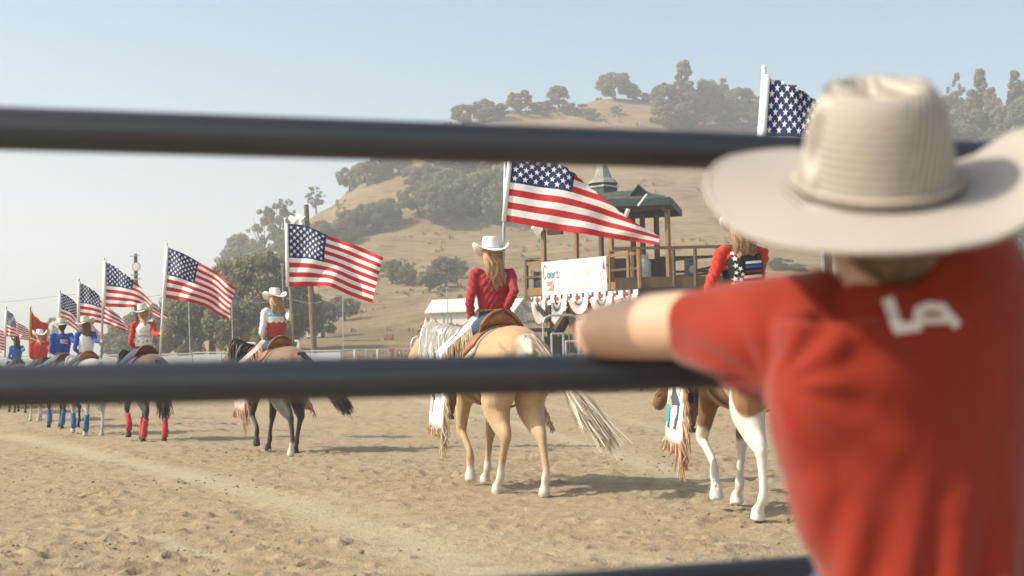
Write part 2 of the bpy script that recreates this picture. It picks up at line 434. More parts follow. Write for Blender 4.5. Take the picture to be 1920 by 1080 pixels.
M_bark = simple('bark', (.13, .10, .08), .95, .1, .3, 3, .5)
def crown_mesh(name, R, n, clumps, leaf, seed, mode='oak', lift=.0):
    rng = np.random.default_rng(seed); C = []; S = []
    for i in range(clumps):
        while True:
            p = rng.uniform(-1, 1, 3)
            if np.linalg.norm(p) < 1: break
        nr = np.linalg.norm(p); p = p/nr*nr**.45
        if mode == 'pine':
            h = rng.uniform(0, 1); a = rng.uniform(0, 6.28); rr = (1-h**1.6)*.85+.12; q = rr*rng.uniform(.15, 1)**.6
            p = np.array([q*math.cos(a), q*math.sin(a), h*2-1])
        if mode == 'wispy':
            h = rng.uniform(0, 1); a = rng.uniform(0, 6.28); q = (.35+.65*math.sin(h*3.0))*rng.uniform(.3, 1)
            p = np.array([q*math.cos(a), q*math.sin(a), h*2-1])
        if mode in ('oak', 'bush') and p[2] < -.75: p[2] = -.75
        C.append(p*np.array(R)*.86); S.append(rng.uniform(.16, .36)*(.6 if mode in ('pine', 'wispy') else 1))
    C = np.array(C); S = np.array(S); w = S**2; ci = rng.choice(clumps, n, p=w/w.sum())
    d = rng.normal(size=(n, 3)); d /= np.linalg.norm(d, axis=1)[:, None]
    rad = rng.uniform(.35, 1, n)**.5
    sz = np.array([R[0], R[1], min(R)*(.8)])
    ctr = C[ci]+d*(S[ci]*rad)[:, None]*sz
    nr = d+rng.normal(size=(n, 3))*.7; nr /= np.linalg.norm(nr, axis=1)[:, None]
    a = np.cross(nr, rng.normal(size=(n, 3))); a /= np.linalg.norm(a, axis=1)[:, None]; b = np.cross(nr, a)
    s = leaf*rng.uniform(.5, 1.3, n)[:, None]
    vs = np.stack([ctr-a*s, ctr-b*s*.6, ctr+a*s, ctr+b*s*.6], 1).reshape(-1, 3)
    me = bpy.data.meshes.new(name); me.vertices.add(n*4); me.vertices.foreach_set('co', vs.astype(np.float32).ravel())
    me.loops.add(n*4); me.loops.foreach_set('vertex_index', np.arange(n*4, dtype=np.int32))
    me.polygons.add(n); me.polygons.foreach_set('loop_start', np.arange(0, n*4, 4, dtype=np.int32)); me.update(calc_edges=True)
    sh = np.clip(rng.normal(.45, .2, n)+(rng.uniform(-.2, .2, clumps))[ci], 0, 1)
    at = me.attributes.new('shade', 'FLOAT', 'POINT'); at.data.foreach_set('value', np.repeat(sh, 4).astype(np.float32)); return me
def trunk_mesh(name, h, r, seed, spread, n=6, lean=0):
    rg = random.Random(seed); bm = bmesh.new()
    top = V((lean+rg.uniform(-.3, .3), rg.uniform(-.3, .3), h*.5))
    loft(bm, [(0, 0, -.6), (rg.uniform(-.1, .1), 0, h*.2), top*.75, top], [r*1.3, r, r*.8, r*.7], n=8)
    for i in range(n):
        a = i*6.28/n+rg.uniform(-.5, .5); e = V((math.cos(a)*spread*rg.uniform(.5, .95), math.sin(a)*spread*rg.uniform(.5, .95), h*rg.uniform(.6, .95)))
        s0 = top*rg.uniform(.6, 1); mdd = s0.lerp(e, .5)+V((rg.uniform(-.3, .3), rg.uniform(-.3, .3), rg.uniform(-.1, .5)))
        loft(bm, [s0, mdd, e], [r*.5, r*.3, r*.08], n=5)
    me = bpy.data.meshes.new(name); bm.to_mesh(me); bm.free(); return me
# every prototype is 10 m tall
PROT = {}
for i in range(3):
    PROT['oak%d' % i] = (crown_mesh('oak_crown', (4.4, 4.4, 4.5), 11000, 46+8*i, .23, 10+i), trunk_mesh('oak_trunk', 7.5, .36, i, 3.2), M_oak, 5.0)
for i in range(2):
    PROT['pine%d' % i] = (crown_mesh('pine_crown', (2.8, 2.8, 4.9), 9500, 80, .20, 20+i, 'pine'), trunk_mesh('pine_trunk', 9.6, .22, i+5, 1.6, 9), M_pine, 5.0)
    PROT['wispy%d' % i] = (crown_mesh('wispy_crown', (3.3, 3.3, 4.1), 3600, 46, .17, 30+i, 'wispy'), trunk_mesh('wispy_trunk', 9.4, .18, i+8, 2.4, 12), M_pine, 5.7)
PROT['bush0'] = (crown_mesh('bush_crown', (6, 6, 4.9), 6500, 34, .32, 40, 'bush'), trunk_mesh('bush_stem', 6, .2, 20, 3), M_oak, 4.4)
PROT['brush0'] = (PROT['bush0'][0].copy(), PROT['bush0'][1], M_brush, 4.6)
PROT['green0'] = (PROT['bush0'][0].copy(), PROT['bush0'][1], M_green, 4.6)
for k_, (cm_, tm_, mt_, _) in PROT.items():
    cm_.materials.clear(); cm_.materials.append(mt_)
    if not tm_.materials: tm_.materials.append(M_bark)
TREE_R = random.Random(4)
WIDE = {'oak': 9.4, 'pine': 5.4, 'wispy': 6.6, 'bush': 12, 'brush': 12, 'green': 12}
def tree(px, py, hpx, wpx, kind, label, group, name, d=None):
    p = hit(px, py) if d is None else V((P(px, py, d).x, d, float(H(P(px, py, d).x, d))))
    h = hpx/FPX*p.y; w = wpx/FPX*p.y
    cm_, tm_, mt_, cz = PROT[kind]; base = kind.rstrip('0123456789')
    sz = h/10; sx = w/WIDE[base]
    r = empty(name, p, TREE_R.uniform(0, 6.28), label, base_cat[base], group); r.scale = (sx, sx, sz)
    c = bpy.data.objects.new('crown', cm_); COL.objects.link(c); c.parent = r; c.location = (0, 0, cz); c['kind'] = 'stuff'
    u = bpy.data.objects.new('trunk', tm_); COL.objects.link(u); u.parent = r
    return r
base_cat = {'oak': 'tree', 'pine': 'tree', 'wispy': 'tree', 'bush': 'shrub', 'brush': 'shrub', 'green': 'shrub'}
T = [
 # px, base row, height px, width px, kind, label
 ('ridge', [(868,236,42,62,'oak1','low oak at the far left end of the ridge top, above the top rail'),(908,229,46,60,'oak2','grey green oak second from the left on the ridge top'),
  (936,224,34,46,'oak0','small oak between two bigger ones on the left ridge top'),(975,208,42,52,'oak0','rounded oak on the ridge above a patch of brown brush'),
  (1048,204,46,46,'oak1','open lopsided tree standing alone on the ridge'),(988,214,22,70,'brush0','reddish brown brush on the ridge left of the lone lopsided tree'),
  (1078,216,22,62,'brush0','reddish brown brush on the ridge right of the lone lopsided tree'),(1110,226,26,34,'bush0','dark green shrub on the ridge slope below the rounded hilltop oak'),
  (1156,214,18,24,'bush0','smallest round shrub on the bare ridge slope'),(1020,208,20,50,'bush0','low grey shrub between brown brush and lone tree on the ridge'),
  (1152,188,60,74,'oak0','big rounded oak on the bare crest of the hill'),(1186,188,34,36,'oak2','smaller oak leaning on the right of the big crest oak'),
  (1205,192,18,40,'bush0','low scrub right of the crest oak'),
  (1285,240,134,78,'pine0','tallest grey pine on the ridge, broad and dense'),(1246,238,88,70,'oak1','oak on the left flank of the tallest ridge pine'),
  (1322,240,96,72,'oak2','oak on the right flank of the tallest ridge pine'),(1272,246,60,120,'oak0','wide oak growing in front of the tallest ridge pine'),
  (1368,204,72,40,'pine1','slim pointed pine rising behind oaks left of the starry flag'),(1340,212,64,66,'oak0','oak between the tallest pine and the slim pointed pine'),
  (1396,210,58,74,'oak1','oak directly left of the starry flag on the ridge'),(1385,244,36,90,'bush0','dark scrub on the slope under the ridge oaks left of the flag'),
  (1450,214,48,70,'oak2','ridge oak standing behind the starry flag'),(1482,210,72,34,'pine0','pine tip showing just over the starry flag'),
  (1545,226,50,70,'oak0','oak on the ridge right of the starry flag'),(1598,216,72,40,'pine1','pine tip showing over the left side of the straw hat'),
  (1570,226,54,60,'oak1','ridge oak showing beside the straw hat crown'),(1640,236,70,80,'oak2','ridge oak hidden mostly by the straw hat crown'),
  (1420,214,52,60,'oak0','oak filling the ridge line just left of the flag sleeve'),(1300,246,84,60,'oak1','oak low at the right foot of the tallest ridge pine'),(1360,232,56,80,'oak2','broad low oak on the slope under the slim pointed pine'),(1520,226,46,60,'oak2','oak seen just over the top edge of the starry flag')]),
 ('right wood', [(1722,262,112,78,'oak0','tall oak at the left edge of the wood on the right'),(1758,268,88,70,'oak1','oak right beside the straw hat crown'),
  (1796,264,136,42,'wispy0','thin open pine at the left of the dense tall pine'),(1842,270,150,62,'pine0','dense tall pine highest in the wood on the right'),
  (1812,276,86,80,'oak2','oak filling the gap under the thin open pine'),(1872,276,98,84,'oak0','round oak right of the dense tall pine'),
  (1908,272,150,60,'pine1','tall pine at the right edge of the photo'),(1935,280,110,90,'oak1','oak cut by the right edge of the photo'),
  (1765,284,48,90,'bush0','low scrub at the foot of the wood beside the hat'),(1838,288,46,100,'bush0','low scrub at the foot of the dense tall pine'),
  (1902,292,48,90,'bush0','low scrub at the foot of the wood near the right edge'),(1985,280,120,100,'oak2','oak just beyond the right edge of the photo'),
  (1775,272,102,60,'oak1','oak between the straw hat and the thin open pine'),(1824,274,112,56,'pine1','pointed pine left of the dense tall pine'),(1862,276,118,50,'pine0','second pine pressed against the dense tall pine'),
  (1888,282,92,76,'oak0','oak under the tall pine at the right edge'),(1740,276,72,80,'oak2','low oak at the foot of the wood by the hat'),(1800,286,56,90,'oak1','low wide oak below the thin open pine'),(1925,270,130,50,'wispy1','airy pine at the very right edge')]),
 ('spur', [(656,360,54,52,'oak0','oak highest on the left shoulder of the hill'),(690,350,52,60,'oak1','oak next to a rock patch on the left shoulder'),
  (716,336,50,56,'oak2','oak under the top rail on the left shoulder'),(748,326,48,60,'oak0','oak tucked right under the top rail left of the big thicket'),
  (668,446,56,84,'oak1','lower left oak of the dense clump on the spur'),(700,436,62,84,'oak0','middle oak of the dense clump on the spur'),
  (730,424,54,58,'oak2','right hand oak of the dense clump on the spur'),(640,462,52,74,'oak2','lowest oak of the dense clump on the spur'),
  (706,398,20,50,'bush0','small scrub on the bare spur above the dense clump')]),
 ('thicket', [(784,406,66,78,'oak0','left hand oak of the big thicket behind the red shirted rider'),(812,420,80,84,'oak1','oak at the lower left of the big thicket'),
  (842,398,86,90,'oak2','central oak of the big thicket'),(874,414,90,92,'oak0','large oak low in the middle of the big thicket'),
  (904,404,92,82,'oak1','large oak in the right part of the big thicket'),(932,424,88,66,'oak2','oak behind the tall flag pole in the big thicket'),
  (800,360,56,76,'oak2','upper left oak of the big thicket'),(848,346,60,84,'oak0','oak in the upper middle of the big thicket'),
  (900,342,60,84,'oak1','oak high in the right of the big thicket'),(944,374,66,56,'oak0','rightmost upper oak of the big thicket'),
  (772,352,44,46,'oak1','small oak on the upper left fringe of the big thicket'),(820,310,40,80,'oak2','thicket oak just below the ridge behind the top rail')]),
 ('slope', [(735,534,50,50,'oak1','small oak standing by itself on the lower slope left of the red shirted rider'),(762,538,46,42,'oak2','small oak just right of the lone lower slope oak'),
  (806,548,50,56,'oak0','low spreading oak on the lower slope beside the red shirted rider'),(836,540,62,62,'oak1','spreading oak behind the left shoulder of the red shirted rider'),
  (856,522,40,50,'oak2','small oak behind the red shirt on the lower slope'),(706,520,36,40,'oak0','small oak below the waving end of the flag'),
  (1872,500,110,104,'bush0','big grey green bush at the right above the boy\'s shoulder'),(1925,498,84,84,'bush0','grey green bush cut by the right photo edge'),
  (1464,508,24,56,'green0','bright green shrub right of the stars and stripes vest'),(1494,510,16,40,'green0','lower bright green shrub beside the boy\'s neck')]),
 ('left', [(594,398,54,46,'wispy0','thin tree alone against the sky above the utility pole'),(524,500,136,84,'wispy1','tall airy pine right of the middle of the left wood'),
  (494,512,126,72,'wispy0','tall airy pine in the middle of the left wood'),(420,520,116,62,'wispy1','airy tree leftmost against the sky in the left wood'),
  (566,470,56,62,'oak0','oak behind the top of the utility pole'),(456,530,100,90,'oak2','oak rising behind the large front oaks of the left wood'),
  (548,512,80,80,'oak1','oak behind the flag hoist in the left wood'),(600,470,60,74,'oak2','oak on the slope right of the utility pole')]),
]
GN = {'ridge': 'trees and scrub on the ridge', 'right wood': 'wood on the ridge at the right', 'spur': 'oaks on the left spur of the hill',
      'thicket': 'big oak thicket on the hillside', 'slope': 'bushes and small oaks on the lower slope', 'left': 'wood at the left foot of the hill'}
NM = {'oak': 'oak_tree', 'pine': 'pine_tree', 'wispy': 'pine_tree', 'bush': 'shrub', 'brush': 'shrub', 'green': 'shrub'}
for g, lst in T:
    for px, py, hp, wp, kd, lb in lst:
        tree(px, py, hp, wp, kd, lb, GN[g], NM[kd.rstrip('0123456789')])
for px, py, hp, wp, kd, lb, d in [
  (398,660,172,168,'oak0','large dark oak between the two left flags, forked trunks showing',118),(478,655,206,176,'oak1','large dark oak behind the rider in the turquoise and red vest',122),
  (546,655,160,128,'oak2','large oak between the rider\'s flag pole and the utility pole',126),(440,658,150,120,'oak2','oak filling the gap between the two large dark oaks',110),
  (352,662,140,110,'oak1','oak with bare forked trunks right of the bare metal mast',112),(296,664,138,104,'oak0','hazy dark oak behind the white vested rider\'s flag',150),
  (246,666,96,90,'oak2','hazy low oak behind the rider in blue sleeves',170),(96,690,92,34,'wispy0','tiny hazy tree over the far riders\' hats',230),
  (606,640,76,70,'oak1','oak at the hill foot just right of the utility pole',150),(646,600,52,60,'oak0','small oak under the fly end of the flag',170),
  (515,650,90,90,'oak0','lower oak in front of the left wood, behind the flag pole',104),(210,676,60,60,'oak1','hazy scrub oak behind the blue sleeved arm',190)]:
    tree(px, py, hp, wp, kd, lb, GN['left'], NM[kd.rstrip('0123456789')], d)
# ================================================================== FAR SIDE OF THE ARENA
def wood(name, c, var=.25):
    t = NT(name); co = t.coord('Object', (1, 1, .25)); n = t.noise(9, 6, co, rough=.65)
    t.base(t.ramp(n, [(.3, tuple(x*(1-var) for x in c)), (.7, tuple(min(1, x*(1+var)) for x in c))]), .85, .2)
    t.bump(n, .3, .01); return t.m
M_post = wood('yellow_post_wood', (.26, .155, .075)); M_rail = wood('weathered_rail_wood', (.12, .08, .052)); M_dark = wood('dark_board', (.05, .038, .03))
M_green = simple('green_painted_timber', (.035, .065, .06), .6, .4, .2, 4)
M_shing = simple('grey_green_shingle', (.10, .12, .105), .85, .2, .35, 6, .5)
M_galv = simple('galvanised_pipe', (.42, .43, .43), .4, .5, .12, 12, 0, .6)
M_white = simple('white_paint', (.78, .77, .74), .6, .4, .04, 3)
M_black = simple('black_plastic', (.03, .03, .033), .5, .5, .2, 5)
M_greyp = simple('grey_paint', (.38, .41, .42), .6, .4, .12, 2, .1)
M_barn = simple('pale_barn_siding', (.62, .60, .56), .7, .3, .06, 2); M_broof = simple('pale_metal_roof', (.66, .65, .60), .5, .5, .05, 2)
M_bgrey = simple('barn_grey_gable', (.50, .50, .49), .7, .3, .05, 2); M_bdoor = simple('barn_door', (.40, .41, .41), .7, .3, .05, 2)
M_red = simple('red_print', (.55, .075, .06), .6, .3, .06, 4); M_teal = simple('teal_print', (.06, .24, .26), .6, .3, .1, 4)
M_pale = simple('faded_print', (.62, .62, .55), .6, .3, .05, 4); M_navy = simple('navy_print', (.04, .055, .14), .7, .3, .1, 4)
def zg_(x, y): return float(H([x], [y])[0])

# ---- announcer stand: own frame, local x along the front (to the right), y away, z up
A0 = P(988, 556, 56.2); A1 = P(1200, 541, 52.0)
ex = V((A1.x-A0.x, A1.y-A0.y, 0)); LF = ex.length; ex.normalize(); ey = V((-ex.y, ex.x, 0))
DZ = 4.15                                            # deck height
gz = zg_(A1.x, A1.y)
st = empty('announcer_stand', (A0.x, A0.y, 0), 0, 'wooden announcer stand on tall posts with railed deck and green roofed gazebo', 'announcer stand')
rot = math.atan2(ex.y, ex.x); st.rotation_euler = (0, 0, rot)
def SL(px, py, d):                                   # photo point -> stand coordinates
    p = P(px, py, d)-V((A0.x, A0.y, 0)); return V((p.dot(ex), p.dot(ey), p.z))
# right wing runs along +X of the world from the corner
wr = (A1.x, A1.y); WX = 4.3
def WL(x, y, z):                                     # world -> stand coordinates
    p = V((x-A0.x, y-A0.y, 0)); return V((p.dot(ex), p.dot(ey), z))
BZ = A0.z; TZ = BZ+1.42                              # deck edge and rail heights, measured
bm = bmesh.new()
poly = [V((0, 0, 0)), V((LF, 0, 0)), WL(A1.x+WX, A1.y, 0), WL(A1.x+WX, A1.y+4.2, 0), V((0, 5.2, 0))]
for k_ in range(1):
    b = [bm.verts.new((p.x, p.y, BZ-.16)) for p in poly]; tp = [bm.verts.new((p.x, p.y, BZ-.02)) for p in poly]
    bm.faces.new(b[::-1]); bm.faces.new(tp)
    for i in range(5): bm.faces.new((b[i], b[(i+1)%5], tp[(i+1)%5], tp[i]))
obj('deck', bm, M_rail, st)
def part(name, mat, fn, parent=None):
    bm = bmesh.new(); fn(bm); return obj(name, bm, mat, parent or st)
part('fascia', M_green, lambda b: bar(b, (-.05, -.06, BZ-.08), (LF+.05, -.06, BZ-.08), .05, .2))
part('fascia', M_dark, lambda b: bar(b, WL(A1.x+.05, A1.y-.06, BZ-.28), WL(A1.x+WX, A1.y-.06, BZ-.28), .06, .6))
for i in range(9):
    x = .3+i*(LF-.4)/8; part('joist', M_dark, lambda b: bar(b, (x, .1, BZ-.26), (x, 4.6, BZ-.26), .06, .2))
# front railing
fx = lambda px: SL(px, 540, A0.y+(A1.y-A0.y)*(px-988)/212).x
for px in (988, 1019, 1146, 1180, 1199):
    x = fx(px); part('rail_post', M_post if px != 988 else M_rail, lambda b: bar(b, (x, 0, BZ), (x, 0, TZ+.03), .11))
for a, bpx in ((988, 1019), (1146, 1200)):
    for z, h_, mt in ((TZ+.05, .07, M_rail), (TZ-.12, .12, M_post), (BZ+.75, .09, M_rail), (BZ+.16, .3, M_post)):
        part('rail', mt, lambda b: bar(b, (fx(a), -.01, z), (fx(bpx), -.01, z), .05, h_))
for z in (TZ, BZ+.75):
    part('rail', M_rail, lambda b: bar(b, (0, 5.1, z), (LF+1, 5.1, z), .05, .1))
part('rail', M_rail, lambda b: bar(b, (0, 0, TZ), (0, 5.1, TZ), .05, .1))
part('rail', M_rail, lambda b: bar(b, (0, 0, BZ+.75), (0, 5.1, BZ+.75), .05, .1))
# wing railing
for k_, dx in enumerate((.02, 1.26, 2.05, 2.85, 3.5, 4.22)):
    p = WL(A1.x+dx, A1.y, 0); part('rail_post', M_post if k_ < 1 else M_rail, lambda b: bar(b, (p.x, p.y, BZ), (p.x, p.y, TZ+.0), .10))
for z, h_ in ((TZ+.06, .11), (BZ+.20, .42)):
    a = WL(A1.x-.9, A1.y+.03, z); b_ = WL(A1.x+WX, A1.y+.03, z); part('rail', M_rail, lambda b: bar(b, a, b_, .05, h_))
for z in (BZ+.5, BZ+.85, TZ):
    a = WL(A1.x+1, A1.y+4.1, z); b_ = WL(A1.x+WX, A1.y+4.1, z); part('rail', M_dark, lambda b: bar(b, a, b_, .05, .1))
part('stair_rail', M_rail, lambda b: bar(b, WL(A1.x+2.6, A1.y+3.6, TZ-.55), WL(A1.x+5.2, A1.y+3.6, TZ-.1), .06, .1))
# dark panels behind the rails
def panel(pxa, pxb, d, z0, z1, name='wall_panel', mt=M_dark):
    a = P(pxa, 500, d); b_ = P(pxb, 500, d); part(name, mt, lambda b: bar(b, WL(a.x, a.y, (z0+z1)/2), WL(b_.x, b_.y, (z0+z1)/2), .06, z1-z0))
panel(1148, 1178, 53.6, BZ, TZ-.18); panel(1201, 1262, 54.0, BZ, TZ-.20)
# tall posts
for px, yt, d, mt in ((1019, 430, 55.5, M_post), (1080, 425, 54.6, M_post), (1126, 402, 56.5, M_rail), (1145, 405, 53.1, M_post),
                      (1186, 400, 55.3, M_rail), (1204, 400, 54.9, M_rail), (1230, 392, 55.0, M_rail), (1251, 392, 52.6, M_post)):
    p = P(px, yt, d); q = WL(p.x, p.y, 0); part('post', mt, lambda b: bar(b, (q.x, q.y, BZ-.1), (q.x, q.y, p.z), .15))
def WP(px, py, d): p = P(px, py, d); return WL(p.x, p.y, p.z)
part('beam', M_rail, lambda b: bar(b, WP(1012, 431, 55.6), WP(1150, 420, 53.2), .1, .2))
part('beam', M_dark, lambda b: bar(b, WP(1028, 436, 55.2), WP(1054, 434, 54.9), .2, .2))
# lower posts and braces under the deck
for px, d in ((1030, 55.4), (1073, 54.6), (1110, 53.9), (1150, 53.0), (1195, 52.3)):
    p = P(px, 600, d); q = WL(p.x, p.y, 0); part('leg', M_post, lambda b: bar(b, (q.x, q.y, gz-.3), (q.x, q.y, BZ-.17), .2))
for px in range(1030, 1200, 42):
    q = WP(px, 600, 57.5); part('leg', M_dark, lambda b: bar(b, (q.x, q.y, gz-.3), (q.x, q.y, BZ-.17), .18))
for dx in (2, 4.1):
    for dy in (.3, 3.8):
        q = WL(A1.x+dx, A1.y+dy, 0); part('leg', M_dark, lambda b: bar(b, (q.x, q.y, gz-.3), (q.x, q.y, BZ-.17), .2))
part('brace', M_dark, lambda b: bar(b, WP(1036, 612, 55.1), WP(1030, 572, 55.0), .12))
part('brace', M_rail, lambda b: bar(b, WP(1034, 628, 55.0), WP(1062, 585, 54.4), .16))
part('brace', M_dark, lambda b: bar(b, WP(1030, 600, 55.0), WP(1008, 575, 55.4), .14))
part('brace', M_rail, lambda b: bar(b, WP(1251, 398, 52.4), WP(1240, 388, 52.5), .1))
part('stair_stringer', M_dark, lambda b: bar(b, WP(1038, 640, 56), WP(1072, 580, 55), .25))
for i in range(7):
    part('stair_tread', M_dark, lambda b: bar(b, WP(1072+i*9, 560+i*13, 55.6), WP(1106+i*9, 558+i*13, 55.2), .3, .06))
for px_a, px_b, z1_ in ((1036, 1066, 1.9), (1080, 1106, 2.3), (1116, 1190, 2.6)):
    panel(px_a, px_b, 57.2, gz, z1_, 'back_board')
for py in (575, 600, 625):
    part('cross_rail', M_dark, lambda b: bar(b, WP(1072, py, 56), WP(1180, py-6, 55), .06, .09))
# gazebo roof
ez = P(1256, 371, 52.2).z
E = [P(1092, 385, 52.6), P(1257, 385, 52.2), P(1277, 384, 56.4), P(1108, 384, 57.4)]
E = [WL(p.x, p.y, ez) for p in E]
R1, R2 = WP(1128, 362, 55.2), WP(1196, 358, 54.8); R1.z = R2.z = ez+.62
def roof_slab(pts, nm, n):
    """shingled face: courses of separate shingles, each its own piece"""
    a, b_, c, d = pts
    for r in range(n):
        f0, f1 = r/n, (r+1)/n+.02
        L0, L1 = a.lerp(d, f0), a.lerp(d, min(1, f1)); Q0, Q1 = b_.lerp(c, f0), b_.lerp(c, min(1, f1))
        w = (Q0-L0).length; k = max(1, int(w/.7)); up = V((0, 0, .035))
        bm = bmesh.new()
        for j in range(k):
            g0, g1 = (j+.02)/k, (j+.98)/k; rr = TREE_R.uniform(0, .02)
            v = [L0.lerp(Q0, g0)+up, L0.lerp(Q0, g1)+up, L1.lerp(Q1, g1)+up*.2, L1.lerp(Q1, g0)+up*.2]
            v = [bm.verts.new(x+V((0, 0, rr))) for x in v]; u = [bm.verts.new(x.co-V((0, 0, .05))) for x in v]
            bm.faces.new(v); bm.faces.new(u[::-1])
            for i in range(4): bm.faces.new((v[i], u[i], u[(i+1)%4], v[(i+1)%4]))
        o = obj(nm, bm, M_shing, ROOF); 
bm = bmesh.new()
vs = [bm.verts.new(p) for p in E]+[bm.verts.new(R1), bm.verts.new(R2)]
for f in ((0,1,5,4), (1,2,5), (2,3,4,5), (3,0,4), (0,3,2,1)): bm.faces.new([vs[i] for i in f])
ROOF = obj('roof', bm, M_shing, st)
roof_slab((E[0], E[1], R2, R1), 'shingle_course', 7); roof_slab((E[1], E[2], R2, R2), 'shingle_course', 5)
for i in range(4):
    a, b_ = E[i]-V((0, 0, .12)), E[(i+1)%4]-V((0, 0, .12)); part('eave_board', M_green, lambda b: bar(b, a, b_, .07, .26), ROOF)
# dormer
D0, D1 = WP(1181, 374, 53.2), WP(1214, 372, 53.0); D1.z = D0.z = ez+.10
mid_ = (D0+D1)/2; back = (WL(0, 54.9, 0)-WL(0, 53.1, 0))
bm = bmesh.new(); ft = [D0, D1, D1+V((0, 0, .14)), mid_+V((0, 0, .46)), D0+V((0, 0, .14))]
fv = [bm.verts.new(p) for p in ft]; bv = [bm.verts.new(p+back) for p in ft]
bm.faces.new(fv); bm.faces.new(bv[::-1])
for i in range(5): bm.faces.new((fv[i], bv[i], bv[(i+1)%5], fv[(i+1)%5]))
dm = obj('dormer', bm, M_green, st)
for a, b_ in ((ft[2], ft[3]), (ft[3], ft[4])):
    bm = bmesh.new(); q = [a+V((0, 0, .07)), b_+V((0, 0, .07))]; ov = back*-.12
    v = [bm.verts.new(x) for x in (q[0]+ov, q[1]+ov, q[1]+back, q[0]+back)]; u = [bm.verts.new(x.co-V((0, 0, .06))) for x in v]
    bm.faces.new(v); bm.faces.new(u[::-1])
    for i in range(4): bm.faces.new((v[i], u[i], u[(i+1)%4], v[(i+1)%4]))
    obj('dormer_roof', bm, M_shing, dm)
part('white_pole', M_white, lambda b: loft(b, [WP(1196, 386, 51.8), WP(1213, 364, 51.6)], .035, n=6))
part('downspout', M_white, lambda b: bar(b, WP(1178, 392, 52.4), WP(1172, 408, 52.6), .12, .12))
# cupola with spire
cc = WP(1131, 365, 55.3)
def cup(b):
    bx(b, (cc.x, cc.y, cc.z+.05), (.78, .78, .75))
part('cupola', M_green, cup)
def spire(b):
    z = cc.z+.42; loft(b, [(cc.x, cc.y, z), (cc.x, cc.y, z+.16), (cc.x, cc.y, z+.22), (cc.x, cc.y, z+.98), (cc.x, cc.y, z+1.3)], [.62, .48, .36, .09, .012], n=8)
part('spire', simple('spire_metal', (.25, .25, .235), .6, .4, .15, 5), spire)
for z in (.30, -.25):
    part('cupola_band', M_galv, lambda b: bx(b, (cc.x, cc.y, cc.z+z), (.86, .86, .07)))

# ---- banner on the rail
b0, b1 = fx(1019)+.08, fx(1145)-.04; bz0, bz1 = BZ-.02, P(1020, 492, 55.5).z
bn = empty('banner', (0, 0, 0), rot, 'white sponsor banner with teal script lettering tied to the stand railing', 'banner'); bn.location = (A0.x, A0.y, 0)
bm = bmesh.new(); n_ = 24
gr = [[bm.verts.new((b0+(b1-b0)*i/n_, -.12+.012*math.sin(i*1.1+j)+(0 if k_ == 0 else .02), bz0+(bz1-bz0)*j/4)) for i in range(n_+1)] for k_ in (0, 1) for j in range(5)]
for k_ in (0, 5):
    for j in range(4):
        for i in range(n_): bm.faces.new((gr[k_+j][i], gr[k_+j][i+1], gr[k_+j+1][i+1], gr[k_+j+1][i]))
obj('sheet', bm, M_white, bn, True)
bw, bh = b1-b0, bz1-bz0
def BP(u, v, y=-.145): return V((b0+u*bw, y, bz0+v*bh))
def stroke(name, mat, pts, w, parent, y=-.145, f=BP, smooth=True):
    q = catmull(pts, max(6, len(pts)*5)) if smooth else [np.array(p, float) for p in pts]
    bm = bmesh.new(); L = []; 
    for i, p in enumerate(q):
        a = q[max(i-1, 0)]; b_ = q[min(i+1, len(q)-1)]; t_ = np.array([(b_-a)[0]*bw, (b_-a)[1]*bh]); t_ /= max(1e-6, np.linalg.norm(t_))
        nx, nz = -t_[1]*w/2/bw, t_[0]*w/2/bh
        L.append((bm.verts.new(f(p[0]+nx, p[1]+nz, y)), bm.verts.new(f(p[0]-nx, p[1]-nz, y))))
    for a, b_ in zip(L[:-1], L[1:]): bm.faces.new((a[0], b_[0], b_[1], a[1]))
    return obj(name, bm, mat, parent)
# script word: C o o r s
def letters(parent):
    loop = lambda cx, rx, ry: [(cx+rx*math.sin(a), .585+ry*math.cos(a)) for a in np.linspace(0, 6.4, 11)]
    S = [[(.083,.80),(.066,.89),(.038,.84),(.024,.68),(.028,.54),(.05,.49),(.078,.57)],
         loop(.112, .0165, .085), loop(.160, .0165, .085),
         [(.193,.49),(.196,.66)], [(.197,.60),(.207,.67),(.224,.66)],
         [(.266,.665),(.248,.68),(.241,.63),(.262,.57),(.260,.51),(.236,.50)]]
    for s in S: stroke('letter', M_teal, s, .042, parent)
letters(bn)
bm = bmesh.new()
for tri in (((.075,.40),(.185,.42),(.13,.27),(.085,.28)), ((.19,.36),(.19,.13),(.08,.12),(.13,.22))):
    bm.faces.new([bm.verts.new(BP(u, v)) for u, v in tri])
obj('red_emblem', bm, simple('orange_emblem', (.72, .25, .15), .6), bn)
for k_, pts in enumerate(([(.885,.93),(.90,.6),(.93,.2),(.94,.08)], [(.935,.95),(.94,.6),(.96,.3),(.975,.03)], [(.975,.9),(.96,.7),(.98,.62),(.965,.8)], [(.955,.95),(.985,.75),(.975,.5)])):
    stroke('print_line', (M_pale, simple('faded_blue', (.40, .42, .62), .6), M_navy, M_pale)[k_], pts, .035, bn)
def text_mesh(s, size, mat, parent, name, place, shear=0):
    cu = bpy.data.curves.new('t', 'FONT'); cu.body = s; cu.size = size; cu.shear = shear; cu.resolution_u = 2; cu.align_x = 'CENTER'
    o = bpy.data.objects.new('t', cu); COL.objects.link(o)
    me = bpy.data.meshes.new_from_object(o.evaluated_get(bpy.context.evaluated_depsgraph_get()))
    bpy.data.objects.remove(o); bpy.data.curves.remove(cu)
    c_ = coords(me).copy(); out = np.array([tuple(place(p[0], p[1])) for p in c_], np.float32).reshape(-1, 3)
    me.vertices.foreach_set('co', out.ravel()); me.update(); me.name = name
    return link_mesh(name, me, mat, parent)
